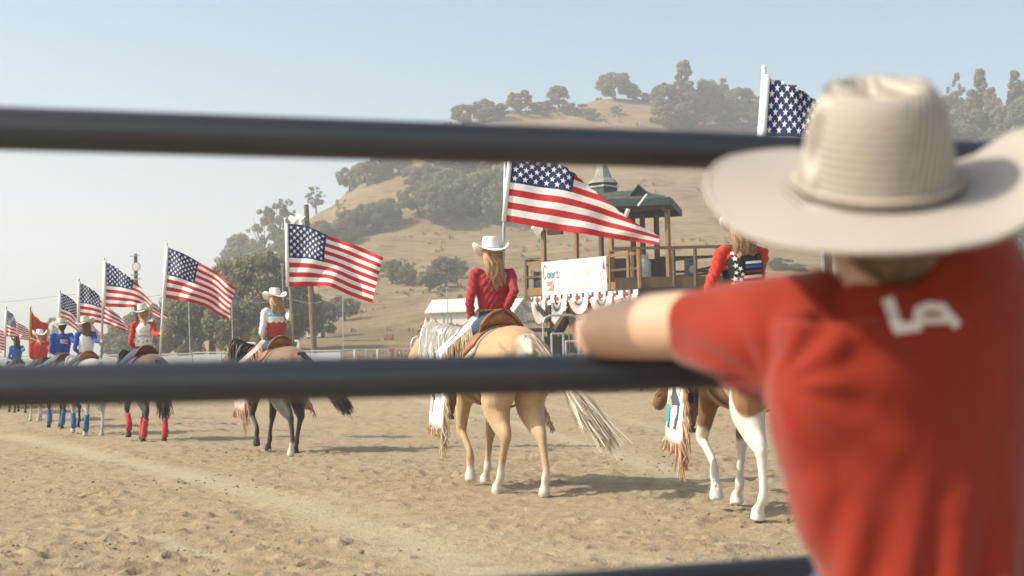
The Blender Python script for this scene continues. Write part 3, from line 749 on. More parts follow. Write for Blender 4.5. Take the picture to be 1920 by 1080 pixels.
M_faint = simple('sun_bleached_print', (.66, .66, .60), .6, .3, .04, 3); M_faint2 = simple('sun_bleached_yellow_print', (.72, .69, .56), .6, .3, .04, 3)
text_mesh('RODEO', .36, M_faint, bn, 'lettering', lambda x, z: V((b0+.66*bw+x, -.145, bz0+.47*bh+z)))
text_mesh('GROUNDS', .30, M_faint2, bn, 'lettering', lambda x, z: V((b0+.62*bw+x, -.145, bz0+.18*bh+z)))

# ---- bunting: pleated half rosettes under the deck edge
Mb_w = cloth('bunting_white', (.72, .70, .66)); Mb_r = cloth('bunting_red', (.30, .07, .06)); Mb_b = cloth('bunting_blue', (.20, .21, .27))
def bunting(x0, x1, drop, label, sag):
    r = empty('bunting_swag', (A0.x, A0.y, 0), rot, label, 'bunting', 'half rosette bunting swags under the deck edge')
    cx, w = (x0+x1)/2, (x1-x0)/2; zt = BZ-.20; n = 36
    def ring(f0, f1, mat, nm):
        bm = bmesh.new(); L = []
        for i in range(n+1):
            a = math.pi*i/n; y = -.16-.035*(i % 2)
            row = []
            for f in (f0, f1):
                row.append(bm.verts.new((cx-math.cos(a)*w*f+sag*math.sin(a)*f*.3, y-.02*f, zt-math.sin(a)*drop*f)))
            L.append(row)
        for i in range(n): bm.faces.new((L[i][0], L[i+1][0], L[i+1][1], L[i][1]))
        obj(nm, bm, mat, r)
    ring(.02, .20, Mb_r, 'centre'); ring(.20, .34, Mb_w, 'band'); ring(.34, .46, Mb_b, 'band'); ring(.46, .94, Mb_w, 'band'); ring(.94, 1, Mb_r, 'trim')
    bm = bmesh.new(); n2 = 10
    for i in range(n2):
        xa, xb = x0+(x1-x0)*i/n2, x0+(x1-x0)*(i+1)/n2
        q = [(xa, -.19, zt+.16), (xb, -.19, zt+.16), (xb, -.2, zt-.14+.03*(i%2)), (xa, -.2, zt-.14+.03*((i+1)%2))]
        if i % 3 != 1: bm.faces.new([bm.verts.new(p) for p in q])
    obj('ruffle', bm, Mb_w, r)
    for xr in (x0+.05, cx):
        bm = bmesh.new(); bx(bm, (xr, -.215, zt+.02), (.22 if xr == cx else .10, .02, .13)); obj('rosette_ribbon', bm, Mb_r, r)
bxs = [fx(p) for p in (1001, 1031, 1072, 1112, 1157, 1203)]
lbs = ['bunting swag at the left end of the deck edge, hanging long', 'long creased bunting swag second from the left, over the metal gate', 'short rumpled bunting swag in the middle of the deck edge',
       'bunting swag blown to one side, second from the right', 'neat full half rosette bunting at the right end of the deck edge']
for i in range(5): bunting(bxs[i]+.02, bxs[i+1]-.02, (.98, 1.05, .66, .85, .82)[i], lbs[i], (.12, .08, .25, .3, 0)[i])

# ---- things on the deck
def speaker(px, py, d, s, label, rz=0.2):
    p = P(px, py, d); r = empty('loudspeaker', (p.x, p.y, p.z), rz, label, 'loudspeaker')
    bm = bmesh.new(); bx(bm, (0, 0, .5*s), (.62*s, .5*s, 1.0*s)); obj('cabinet', bm, simple('speaker_grey', (.12, .125, .13), .6), r)
    bm = bmesh.new(); loft(bm, [(0, -.27*s, .36*s), (0, -.25*s, .36*s)], .2*s, n=16, side=(1, 0, 0)); obj('woofer', bm, M_galv, r)
    bm = bmesh.new(); loft(bm, [(0, -.26*s, .8*s), (0, -.25*s, .8*s)], [.2*s, .2*s], [.07*s, .07*s], n=12, side=(1, 0, 0)); obj('horn', bm, M_black, r)
for px, py, d, s, lb in ((1296, 517, 53.5, .66, 'grey loudspeaker box standing on the deck by the red sleeved rider'), (1010, 545, 56.8, .75, 'dark loudspeaker behind the left end railing of the deck')):
    speaker(px, py, d, s, lb)
p = P(1208, 520, 53.0); r = empty('milk_can', p, 0, 'grey metal can with rounded shoulders behind the deck rails', 'metal can')
bm = bmesh.new(); loft(bm, [(0,0,0), (0,0,.55), (0,0,.68), (0,0,.78)], [.26, .26, .16, .17], n=14); obj('body', bm, M_galv, r)
bm = bmesh.new(); loft(bm, [(0,0,.785), (0,0,.84)], [.2, .12], n=14); obj('lid', bm, M_galv, r)
p = P(1008, 432, 55.4); r = empty('flood_lamp', p, .4, 'white flood lamp hanging beside the left tall post of the stand', 'flood lamp')
bm = bmesh.new(); loft(bm, [(-.2,0,.15), (.1,0,-.05)], [.1, .2], n=10); obj('shade', bm, M_white, r)

# ---- gates and folding chairs below the stand
def pipe_gate(pxa, pxb, ytop, ybot, d, label, bars, name='pipe_gate', mat=M_galv, round_=True):
    a, b_ = P(pxa, ytop, d), P(pxb, ytop, d); g = P(pxa, ybot, d).z
    r = empty(name, (a.x, a.y, 0), math.atan2(b_.y-a.y, b_.x-a.x), label, 'gate'); L = (V((b_.x, b_.y, 0))-V((a.x, a.y, 0))).length; zt = a.z
    k = .25 if round_ else .02
    bm = bmesh.new(); loft(bm, [(0,0,g), (0,0,zt-k), (k*.3,0,zt-k*.3), (k,0,zt), (L-k,0,zt), (L-k*.3,0,zt-k*.3), (L,0,zt-k), (L,0,g)], .045, n=6, side=(0,1,0)); obj('frame', bm, mat, r)
    for f in bars:
        z = g+(zt-g)*f; bm = bmesh.new(); tube(bm, (.03, 0, z), (L-.03, 0, z), .035, 6); obj('bar', bm, mat, r)
    return r, L, g, zt
r, L, g, zt = pipe_gate(1018, 1084, 592, 722, 51.2, 'tall rounded pipe gate standing under the bunting', (.2, .36))
bm = bmesh.new(); tube(bm, (L*.5, .0, g), (L*.5, 0, g+(zt-g)*.36), .035, 6); obj('upright', bm, M_galv, r)
pipe_gate(1034, 1056, 626, 722, 50.6, 'small square pipe frame in front of the tall rounded gate', (.3,), round_=False)
pipe_gate(1061, 1098, 640, 722, 50.9, 'low pipe panel right of the small square frame', (.4, .7), round_=False)
def folding_chair(px, py, d, rz, label):
    p = P(px, py, d); r = empty('folding_chair', (p.x, p.y, gz), rz, label, 'chair', 'folding chairs under the stand')
    zt = p.z-gz; s = zt/1.0
    bm = bmesh.new(); bx(bm, (0, 0, .45*s), (.45*s, .42*s, .04)); obj('seat', bm, M_black, r)
    bm = bmesh.new(); bx(bm, (0, .22*s, .78*s), (.44*s, .03, .3*s)); obj('backrest', bm, M_black, r)
    for x in (-.23*s, .23*s):
        bm = bmesh.new(); loft(bm, [(x, .3*s, 0), (x, .22*s, .95*s)], .03, n=6); obj('leg', bm, M_galv, r)
        bm = bmesh.new(); loft(bm, [(x, -.22*s, 0), (x, .2*s, .6*s)], .03, n=6); obj('leg', bm, M_galv, r)
for a in ((1047, 622, 53, .2, 'folding chair behind the small square pipe frame'), (1066, 618, 53.5, -.3, 'folding chair below the stair, right of the other chair'), (1022, 640, 53.2, .1, 'folding chair beside the yellow post under the stand')):
    folding_chair(*a)
p = P(1000, 650, 52.5); r = empty('work_table', (p.x, p.y, gz), .1, 'dark trestle table standing left of the tall rounded gate', 'table')
zt = P(1000, 619, 52.5).z-gz
bm = bmesh.new(); bx(bm, (0, 0, zt), (1.5, .8, .12)); obj('table_top', bm, M_black, r)
for x in (-.6, .6):
    for y in (-.3, .3):
        bm = bmesh.new(); bar(bm, (x, y, 0), (x, y, zt-.06), .07); obj('leg', bm, M_green, r)

# ---- arena barrier and panels along the far side
def barrier(pxa, pxb, d0, d1, yt0, yt1, label, n):
    a, b_ = P(pxa, yt0, d0), P(pxb, yt1, d1); r = empty('arena_barrier', (a.x, a.y, 0), math.atan2(b_.y-a.y, b_.x-a.x), label, 'barrier')
    L = math.hypot(b_.x-a.x, b_.y-a.y)
    for i in range(n):
        x0, x1 = L*i/n, L*(i+1)/n; z = a.z+(b_.z-a.z)*(i+.5)/n
        bm = bmesh.new(); bx(bm, ((x0+x1)/2, 0, z/2-.02), (x1-x0-.025, .06, z-.1)); obj('panel', bm, M_greyp, r)
        bm = bmesh.new(); bx(bm, (x0, .06, z/2), (.09, .09, z)); obj('post', bm, M_galv, r)
    bm = bmesh.new(); bar(bm, (0, 0, a.z), (L, 0, b_.z), .09, .05); obj('cap_rail', bm, M_galv, r)
barrier(-150, 362, 58, 55, 672, 663, 'pale grey panel barrier along the arena behind the left riders', 9)
barrier(362, 640, 55, 53, 661, 657, 'pale grey solid barrier left of the red and white panels', 5)
def rail_panel(pxa, pxb, d, yt, yb, label, mats):
    a, b_ = P(pxa, yt, d), P(pxb, yt, d); L = (b_-a).length; g = P(pxa, yb, d).z
    r = empty('pipe_fence', (a.x, a.y, 0), math.atan2(b_.y-a.y, b_.x-a.x), label, 'fence')
    for f in (0, .5, 1):
        bm = bmesh.new(); bx(bm, (L*f, 0, a.z/2), (.06, .06, a.z)); obj('upright', bm, mats[0] if f != .5 else mats[1], r)
    for z in np.linspace(a.z*.3, a.z, 5):
        bm = bmesh.new(); tube(bm, (0, 0, z), (L, 0, z), .025, 6); obj('bar', bm, mats[0], r)
for i, (xa, xb, lb, ms) in enumerate(((642, 686, 'white pipe panel next to the solid grey barrier', (M_galv, M_white)), (686, 728, 'grey pipe panel with a white centre upright', (M_galv, M_white)),
     (728, 742, 'narrow bright red panel among grey pipe panels', (M_red, M_red)), (742, 772, 'grey pipe panel between red panels', (M_galv, M_galv)), (772, 800, 'dark pipe panel at the palomino\'s head', (M_galv, M_black)),
     (800, 900, 'long pipe panel behind the palomino', (M_galv, M_galv)), (900, 1010, 'long pipe panel left of the stand', (M_galv, M_galv)), (1100, 1230, 'pipe panel under the stand behind the boy\'s elbow', (M_galv, M_galv)),
     (1230, 1400, 'pipe panel behind the paint horse', (M_galv, M_galv)), (1400, 1600, 'pipe panel behind the boy', (M_galv, M_galv)), (1600, 1960, 'pipe panel at the far right behind the boy', (M_galv, M_galv)))):
    rail_panel(xa, xb, 53-.15*(i % 2), 656-.02*(xa-642)*.5, 728, lb, ms)
pipe_gate(771, 806, 631, 722, 51.5, 'rounded pipe gate in front of the palomino\'s ear', (.5,), round_=True)
pipe_gate(446, 478, 644, 700, 57, 'white pipe frame over the barrier at the buckskin\'s head', (), 'chute_frame', M_white, False)
pipe_gate(528, 560, 640, 700, 57, 'white pipe frame right of the buckskin\'s rider', (), 'chute_frame', M_white, False)

# ---- utility pole with floodlights, mast, thin wire poles
g_ = P(592, 655, 70); r = empty('utility_pole', (g_.x, g_.y, 0), 0, 'tall brown wooden utility pole with white floodlights near its top', 'utility pole')
tp = P(574, 384, 70); zb = zg_(g_.x, g_.y)
bm = bmesh.new(); loft(bm, [(0,0,zb-.5), (tp.x-g_.x, 0, tp.z)], [.17, .12], n=10); obj('pole', bm, wood('pole_wood', (.19, .14, .10)), r)
for k_, (px, py) in enumerate(((549, 412), (563, 408), (560, 418))):
    q = P(px, py, 69.8); bm = bmesh.new(); l = V((q.x-g_.x, q.y-g_.y, q.z)); loft(bm, [l+V((-.18, 0, .15)), l+V((.15, 0, -.12))], [.12, .22], n=10); obj('floodlight', bm, M_white, r)
q0, q1 = P(546, 405, 69.9), P(577, 412, 69.9); bm = bmesh.new(); bar(bm, (q0.x-g_.x, q0.y-g_.y, q0.z), (q1.x-g_.x, q1.y-g_.y, q1.z), .08); obj('crossarm', bm, M_galv, r)
g_ = P(257, 650, 75); r = empty('lamp_mast', (g_.x, g_.y, 0), 0, 'metal mast with a round lamp behind the second large flag', 'lamp mast')
tp = P(254, 476, 75); bm = bmesh.new(); loft(bm, [(0,0,0), (tp.x-g_.x, 0, tp.z)], [.16, .09], n=8); obj('pole', bm, M_rail, r)
q = P(255.5, 500, 74.8); bm = bmesh.new(); l = V((q.x-g_.x, q.y-g_.y, q.z)); loft(bm, [l, l+V((0, .25, 0))], [.24, .1], n=14, side=(1,0,0)); obj('lamp', bm, M_galv, r)
bm = bmesh.new(); loft(bm, [l+V((0,-.02,0)), l+V((0,-.04,0))], .19, n=14, side=(1,0,0)); obj('lens', bm, M_white, r)
for dz, L in ((.55, .35), (-.45, .3), (-.7, .5)):
    bm = bmesh.new(); bar(bm, l+V((-L, 0, dz)), l+V((L*.5, 0, dz+.05)), .06); obj('bracket', bm, M_greyp, r)
WPOLES = [(137, 'mast'), ]
tops = []; G529 = P(529, 557, 66)
for px0, yt, px1, d, lb in ((353, 540, 358, 66, 'thin grey pole leftmost, in front of the forked oak'), (434, 552, 438, 66, 'thin grey pole below the wagging end of the flag'), (529, 496, 534, 66, 'thin grey pole just left of the rider\'s flag pole'),
                        (643, 552, 643, 66, 'thin grey pole right of the utility pole'), (838, 540, 841, 66, 'thin dark pole before the pale barn')):
    a = P(px1, 655, d); b_ = P(px0, yt, d); r = empty('wire_pole', (a.x, a.y, 0), 0, lb, 'pole', 'thin poles carrying a wire along the arena')
    bm = bmesh.new(); loft(bm, [(0,0,.2), (b_.x-a.x, 0, b_.z)], .024, n=6); obj('pole', bm, M_greyp, r); tops.append(b_)
    bm = bmesh.new(); bx(bm, (b_.x-a.x, 0, b_.z), (.14, .08, .08)); obj('insulator', bm, M_greyp, r)
bm = bmesh.new()
pts = [P(-200, 556, 66), P(137, 552, 66), P(353, 542, 66)]+[t if i != 1 else G529 for i, t in enumerate(tops[1:])]
tops_ = pts
for a, b_ in zip(pts[:-1], pts[1:]):
    m_ = (a+b_)/2-V((0, 0, .35)); q = catmull([a, m_, b_], 8); loft(bm, [V(x) for x in q], .010, n=4)
tag(obj('overhead_wire', bm, M_greyp), 'thin sagging wire strung between the thin grey poles', 'wire')

# ---- barn, pallets and small things on the slope
def barn(px0, px1, WB, yw, yr, d, label):
    a, b_ = P(px0, yw, d), P(px1, yw, d-2.2); r = empty('barn', (a.x, a.y, 0), math.atan2(b_.y-a.y, b_.x-a.x), label, 'barn')
    L = math.hypot(b_.x-a.x, b_.y-a.y); g0 = P(px0, 613, d).z-1.5; W = WB; ze = P(px0, 586, d).z; zr = P(px0, 564, d).z
    bm = bmesh.new()
    F_ = [(0,0,g0), (L,0,g0), (L,0,ze), (0,0,ze)]; B_ = [(x, W, z) for x, y, z in F_]
    v = [bm.verts.new(p) for p in F_]; u = [bm.verts.new(p) for p in B_]; ra, rb = bm.verts.new((L, W/2, zr-.1)), bm.verts.new((0, W/2, zr-.1))
    bm.faces.new(v); bm.faces.new(u[::-1]); bm.faces.new((v[1], u[1], u[2], ra, v[2])); bm.faces.new((v[0], v[3], rb, u[3], u[0]))
    obj('wall', bm, M_barn, r)
    for s in (0, 1):
        bm = bmesh.new(); y0, y1 = (-.5, W/2) if s == 0 else (W+.5, W/2)
        q = [(-.4, y0, ze-.1), (L+.5, y0, ze-.1), (L+.5, y1, zr), (-.4, y1, zr)]
        v = [bm.verts.new(p) for p in q]; u = [bm.verts.new((p[0], p[1], p[2]+.15)) for p in q]; bm.faces.new(v[::-1]); bm.faces.new(u)
        for i in range(4): bm.faces.new((v[i], v[(i+1)%4], u[(i+1)%4], u[i]))
        obj('roof', bm, M_broof, r)
    bm = bmesh.new(); bx(bm, (L+.06, W*.45, g0+2.3), (.1, WB*.5, 2.2)); obj('door', bm, M_bdoor, r)
    bm = bmesh.new(); bx(bm, (L+.05, W*.45, g0+3.5), (.1, W*.8, .18)); obj('door_track', bm, M_greyp, r)
    for i in range(3):
        bm = bmesh.new(); bx(bm, (L*(.3+.08*i), -.05, g0+2.3), (.12, .1, 2.2)); obj('door_frame', bm, M_bgrey, r)
barn(806, 890, 2.8, 588, 564, hit(850, 613).y+3, 'long pale metal roofed barn on the lower slope, left part beside the red shirted rider')
barn(905, 962, 2.8, 588, 564, hit(940, 611).y+3, 'pale barn with grey gable end and sliding door right of the red shirted rider')
for px, py, w, h_, d, nm, lb, mt in ((589, 588, 26, 10, 150, 'white_trailer', 'small white trailer frame under the oaks right of the rider\'s hand', M_white), (729, 611, 16, 9, 140, 'hay_stack', 'small reddish stack on the dry slope right of the utility pole', simple('red_hay', (.35, .17, .12), .9)),
                       (675, 609, 70, 3, 140, 'feed_trough', 'long low pale green trough left of the reddish stack', simple('pale_green', (.42, .44, .30), .9))):
    p = P(px, py, d); zz = zg_(p.x, p.y); s = d/FPX
    r = empty(nm, (p.x, p.y, zz), 0, lb, nm.split('_')[1])
    bm = bmesh.new(); bx(bm, (0, 0, h_*s*.6), (w*s, 1.2, h_*s*.8)); o = obj('body', bm, mt, r)
    bm = bmesh.new()
    for x in (-.42, .42): bx(bm, (x*w*s, 0, h_*s*.1), (.12, 1, h_*s*.25))
    obj('skid', bm, M_dark, r)
# sign post right of the vest rider
a = P(1554, 560, 40); b_ = P(1553, 480, 40); r = empty('wooden_post', (a.x, a.y, 0), 0, 'square weathered post showing beneath the straw hat brim', 'post')
bm = bmesh.new(); bx(bm, (0, 0, b_.z/2+.3), (.22, .2, b_.z+.6)); obj('post', bm, M_rail, r)
bm = bmesh.new(); bx(bm, (-.14, -.02, b_.z/2+.3), (.06, .16, b_.z+.5)); obj('conduit', bm, M_galv, r)
# ================================================================== HORSES
def coatmat(name, rough=.62):
    t = NT(name); at = t.n('ShaderNodeAttribute'); at.attribute_name = 'coat'; co = t.coord()
    hair = t.noise(60, 3, t.coord('Object', (1, 1, .2))); big = t.noise(5, 3, co)
    c = t.mix(t.math('MULTIPLY', hair, .35), at.outputs['Color'], (0, 0, 0), 'MULTIPLY')
    c = t.mix(t.math('MULTIPLY', big, .25), c, (.75, .72, .7), 'MULTIPLY')
    t.base(c, rough, .3); t.b.inputs['Sheen Weight'].default_value = .2; t.bump(t.math('ADD', big, t.math('MULTIPLY', hair, .2)), .35, .02); return t.m
M_coat = coatmat('horse_coat')
def hairmat(name, c1, c2):
    t = NT(name); at = t.n('ShaderNodeAttribute'); at.attribute_name = 'shade'
    t.base(t.mix(at.outputs['Fac'], c1, c2), .6, .4); return t.m
def strands(name, roots, mid, tips, w, mat, parent, rng, n, seg=7, wave=.02):
    """n hair locks between three control curves"""
    vs = []; fs = []; sh = []
    for i in range(n):
        a = np.array(roots(rng)); b = np.array(mid(rng)); c = np.array(tips(rng)); ph = rng.uniform(0, 6.28); sd = rng.normal(size=3); sd /= np.linalg.norm(sd)
        k0 = len(vs); s_ = rng.uniform(0, 1)
        for j in range(seg+1):
            f = j/seg; p = (1-f)**2*a+2*f*(1-f)*b+f*f*c+sd*wave*math.sin(f*7+ph)*f
            ww = w*(1-.85*f)*(.6+.8*((i*7)%5)/5); vs += [p-sd*ww*.5, p+sd*ww*.5]; sh += [s_, s_]
        for j in range(seg): q = k0+2*j; fs.append((q, q+1, q+3, q+2))
    o = pydata(name, vs, fs, mat, parent, True)
    at = o.data.attributes.new('shade', 'FLOAT', 'POINT'); at.data.foreach_set('value', np.array(sh, np.float32)); o['kind'] = 'stuff'; return o
def sm(a, b, x): t = np.clip((x-a)/(b-a), 0, 1); return t*t*(3-2*t)
def horse(C, heading, s, label, coat, mane_c, tail_c, legs, neck_yaw=0, poll=(1.28, 1.60), tail_to=(-1.15, 0, .55), voxel=.02, wraps=None, name='horse', group='horses of the mounted flag parade', tw=.05, fringe_breast=None, nmane=160):
    """legs: four (knee dx, fetlock dx, hoof dx, hoof lift) for LH RH LF RF"""
    r = empty(name, (C[0], C[1], zg_(C[0], C[1])), heading, label, 'horse', group); r.scale = (s, s, s)
    bm = bmesh.new()
    sloft(bm, [(-.83,0,1.20), (-.76,0,1.21), (-.60,0,1.235), (-.34,0,1.215), (-.05,0,1.15), (.22,0,1.12), (.46,0,1.13), (.66,0,1.17), (.82,0,1.17), (.92,0,1.15)],
          [.06,.17,.245,.285,.285,.285,.26,.225,.17,.09], [.08,.19,.265,.30,.31,.325,.335,.32,.26,.15], (0,1,0), 20, 26)
    for sy in (-1, 1):
        sloft(bm, [(-.68, .13*sy, 1.32), (-.60, .15*sy, 1.18), (-.52, .16*sy, .98), (-.46, .165*sy, .85)], [.11,.165,.155,.09], [.13,.23,.20,.12], (0,1,0), 14, 9)   # buttocks
        sloft(bm, [(.62, .13*sy, 1.34), (.64, .15*sy, 1.12), (.58, .16*sy, .92), (.53,.16*sy,.82)], [.07,.11,.10,.07], [.12,.17,.14,.09], (0,1,0), 12, 7)
    ny = math.radians(neck_yaw)
    def nk(x, z, y=0):                     # neck points turned about the withers
        dx = x-.70; return (.70+dx*math.cos(ny)-y*math.sin(ny), dx*math.sin(ny)+y*math.cos(ny), z)
    px_, pz_ = poll
    sloft(bm, [(.58,0,1.22), nk(.82,1.22+(pz_-1.6)*.2), nk((.82+px_)/2+.02, (1.24+pz_)/2), nk(px_-.06, pz_-.07), nk(px_+.02, pz_-.02)], [.17,.15,.095,.075,.07], [.30,.27,.19,.145,.10], (0,1,0), 16, 14)
    hx, hz = .40, -.40
    sloft(bm, [nk(px_-.05, pz_-.02), nk(px_+.06, pz_-.08), nk(px_+hx*.42, pz_+hz*.42-.02), nk(px_+hx*.8, pz_+hz*.8), nk(px_+hx, pz_+hz*1.05), nk(px_+hx*1.06, pz_+hz*1.13)],
          [.06,.09,.082,.058,.062,.035], [.08,.135,.12,.075,.07,.04], (0,1,0), 14, 14)
    for sy in (-1, 1):
        sloft(bm, [nk(px_-.01, pz_+.02, .05*sy), nk(px_-.0, pz_+.09, .062*sy), nk(px_+.02, pz_+.17, .058*sy)], [.03,.035,.008], [.02,.022,.006], (0,1,0), 8, 5)
    # dock
    sloft(bm, [(-.72,0,1.36), (-.84,0,1.36), (-.90,0,1.24)], [.06,.05,.03], None, (0,1,0), 8, 5)
    LG = []
    for i, (kx, fx_, hx_, lift) in enumerate(legs):
        sy = 1 if i % 2 == 0 else -1
        if i < 2:
            y = .15*sy; a = [(-.46,y,.95), (-.42+kx*.3,y*1.03,.80), (-.55+kx*.8,y*.95,.63), (-.66+kx,y*.9,.53+lift*.5), (-.65+kx+(fx_-kx)*.35,y*.88,.44+lift*.6), (-.62+fx_,y*.88,.24+lift), (-.60+fx_,y*.88,.17+lift), (-.56+(fx_+hx_)/2,y*.88,.11+lift), (-.53+hx_,y*.88,.07+lift*.8), (-.52+hx_,y*.88,.0+lift*.7)]
            ra = [.15,.132,.082,.053,.038,.034,.042,.034,.050,.058]; rb = [.19,.17,.115,.074,.046,.036,.046,.038,.056,.066]
        else:
            y = .15*sy; a = [(.56,y,.98), (.54,y,.84), (.55+kx*.5,y,.66), (.56+kx,y*.97,.51+lift*.4), (.56+kx+(fx_-kx)*.3,y*.95,.43+lift*.6), (.56+fx_,y*.92,.25+lift), (.56+fx_,y*.92,.17+lift), (.59+(fx_+hx_)/2,y*.92,.11+lift), (.62+hx_,y*.92,.07+lift*.8), (.62+hx_,y*.92,0+lift*.7)]
            ra = [.09,.085,.060,.052,.036,.033,.042,.034,.052,.060]; rb = [.13,.115,.072,.056,.040,.036,.044,.036,.056,.066]
        sloft(bm, a, ra, rb, (0,1,0), 12, 34); LG.append(a)
    body = fuse('body', bm, voxel, 5, M_coat, r)
    co = coords(body.data); paint(body.data, coat(co))
    # mane, forelock, tail
    rng = np.random.default_rng(int(abs(C[0]*100))+3)
    mm = hairmat('mane_hair', *mane_c); tm = hairmat('tail_hair', *tail_c)
    def mroot(g):
        f = g.uniform(0, 1); return nk(.62+f*(px_-.62), 1.50+f*(pz_+.03-1.50)+.03*math.sin(f*3), g.uniform(-.02, .03))
    st_ = {}
    def r1(g): st_['f'] = g.uniform(0, 1); f = st_['f']; return nk(.60+f*(px_-.60), 1.46+f*(pz_+.07-1.46)+.02, g.uniform(-.02, .02))
    def r2(g): f = st_['f']; return nk(.60+f*(px_-.60)+g.uniform(-.03,.03), 1.46+f*(pz_+.07-1.46)+.08, .15+g.uniform(-.02,.05))
    def r3(g): f = st_['f']; return nk(.60+f*(px_-.60)+g.uniform(-.08,.08), 1.10+f*(pz_-.25-1.10)+g.uniform(-.08,.08), .17-.05*f+g.uniform(-.01,.05))
    strands('mane', r1, r2, r3, .045, mm, r, rng, nmane, 6, .02)
    tt = np.array(tail_to)
    strands('tail', lambda g: (-.80+g.uniform(-.06,.03), g.uniform(-.035,.035), 1.38+g.uniform(-.06,.03)), lambda g: (-1.0+g.uniform(-.05,.05), tt[1]*.45+g.uniform(-.05,.05), 1.12+g.uniform(-.08,.05)),
            lambda g: tt+(tt-np.array([-1.0, tt[1]*.45, 1.12]))*(-.35*abs(g.normal())+.12)+g.normal(size=3)*np.array([.05,.055,.03]), tw, tm, r, rng, 620, 9, .030)
    for sy in (-1, 1):
        bm = bmesh.new(); e = nk(px_+.10, pz_-.12, .078*sy); ball(bm, e, .02, 8); obj('eye', bm, M_black, r, True)
    # bridle and reins
    bm = bmesh.new()
    for f, w in ((.12, .125), (.62, .085)):
        q = []; c0 = V(nk(px_+hx*f+.02, pz_+hz*f-.02)); ax = (V(nk(px_+hx, pz_+hz))-V(nk(px_, pz_))).normalized(); sd = V((-math.sin(ny), math.cos(ny), 0)); up = ax.cross(sd)
        for j in range(13):
            a = j/12*6.283; q.append(c0+sd*(w*.82*math.cos(a))+up*(w*1.12*math.sin(a)))
        loft(bm, q, .009, n=5)
    b_ = V(nk(px_+hx*.85, pz_+hz*.85, .07)); loft(bm, [b_, b_.lerp(V((.35,.1,1.62)), .5)-V((0,0,.10)), V((.35,.08,1.66))], .007, n=4)
    b_ = V(nk(px_+hx*.85, pz_+hz*.85, -.07)); loft(bm, [b_, b_.lerp(V((.35,-.1,1.62)), .5)-V((0,0,.10)), V((.35,.06,1.66))], .007, n=4)
    br = obj('bridle', bm, M_leather, r); br['kind'] = 'stuff'
    if wraps:
        for i, mt in enumerate(wraps):
            if mt is None: continue
            a = LG[i]; bm = bmesh.new(); p = [V(a[4])-V((0,0,.02)), V(a[5]), V(a[6]), (V(a[6])+V(a[8]))/2]
            q = catmull(p, 7); loft(bm, [V(x) for x in q], [.052,.048,.052,.049,.058,.055,.06], [.058,.052,.058,.053,.064,.06,.062], n=12); obj('leg_wrap', bm, mt, r, True)
    return r, LG
M_leather = simple('tan_leather', (.30, .13, .06), .5, .4, .2, 10, .2)
M_leather_d = simple('brown_leather', (.12, .055, .03), .5, .4, .25, 10, .2)
M_strap = simple('pale_strap_leather', (.45, .28, .17), .6, .3, .2, 10)
def arr(*c): return np.array(c, float)
def mixc(a, b, t): return a*(1-t[:, None])+b*t[:, None]
def coat_palomino(co):
    x, y, z = co[:, 0], co[:, 1], co[:, 2]; n = len(co); c = np.tile(arr(.56, .36, .185), (n, 1))
    c = mixc(c, arr(.66, .47, .29), sm(1.25, .95, z)*.6); leg = sm(.36, .20, z+.05*np.sin(x*20)); c = mixc(c, arr(.80, .74, .66), leg*.9)
    c = mixc(c, arr(.42, .27, .14), sm(.60, .45, z)*sm(.2, .32, z)*.4)
    c = mixc(c, arr(.84, .82, .78), sm(.72, .80, x)*sm(-.02, .03, y)*sm(1.12, 1.22, z)*sm(1.22, 1.14, x))
    c = mixc(c, arr(.80, .74, .64), sm(-.74, -.80, x)*sm(.14, .07, np.abs(y))*sm(1.0, 1.1, z)); c = mixc(c, arr(.08, .07, .06), sm(.06, .03, z)*.35)
    return c
def coat_bay(base, black=(.035, .03, .028), top=.70, white=False):
    def f(co):
        x, y, z = co[:, 0], co[:, 1], co[:, 2]; c = np.tile(arr(*base), (len(co), 1))
        c = mixc(c, arr(*base)*1.35, sm(1.2, .95, z)*.5); c = mixc(c, arr(*black), sm(top, top-.25, z)*.92)
        c = mixc(c, arr(*black), sm(1.25, 1.5, x)*.5)
        if white: c = mixc(c, arr(.7, .68, .62), sm(.22, .14, z)*((x < 0) & (y > 0)))
        return c
    return f
def coat_grey(co):
    x, y, z = co[:, 0], co[:, 1], co[:, 2]; c = np.tile(arr(.60, .58, .54), (len(co), 1)); d = fbm(x*14+5, z*14+y*9, 2, 4)
    return mixc(c, arr(.42, .41, .40), sm(.5, .7, d)*.5)
def coat_paint(co):
    x, y, z = co[:, 0], co[:, 1], co[:, 2]; c = np.tile(arr(.36, .185, .075), (len(co), 1))
    n = fbm(x*2.4+3, z*2.4+y*3, 3, 11); lim = .62+.35*(n-.5)+np.where(x < 0, .26*sm(-.55, -.38, x)+.1, 0)
    w = sm(lim+.03, lim-.03, z); c = mixc(c, arr(.82, .79, .73), w); c = mixc(c, arr(.17, .09, .05), (1-w)*sm(.35, .6, x)*sm(.95, .8, z)*.7)
    return mixc(c, arr(.82, .79, .73), sm(.72, .76, n)*sm(.9, 1.0, z))
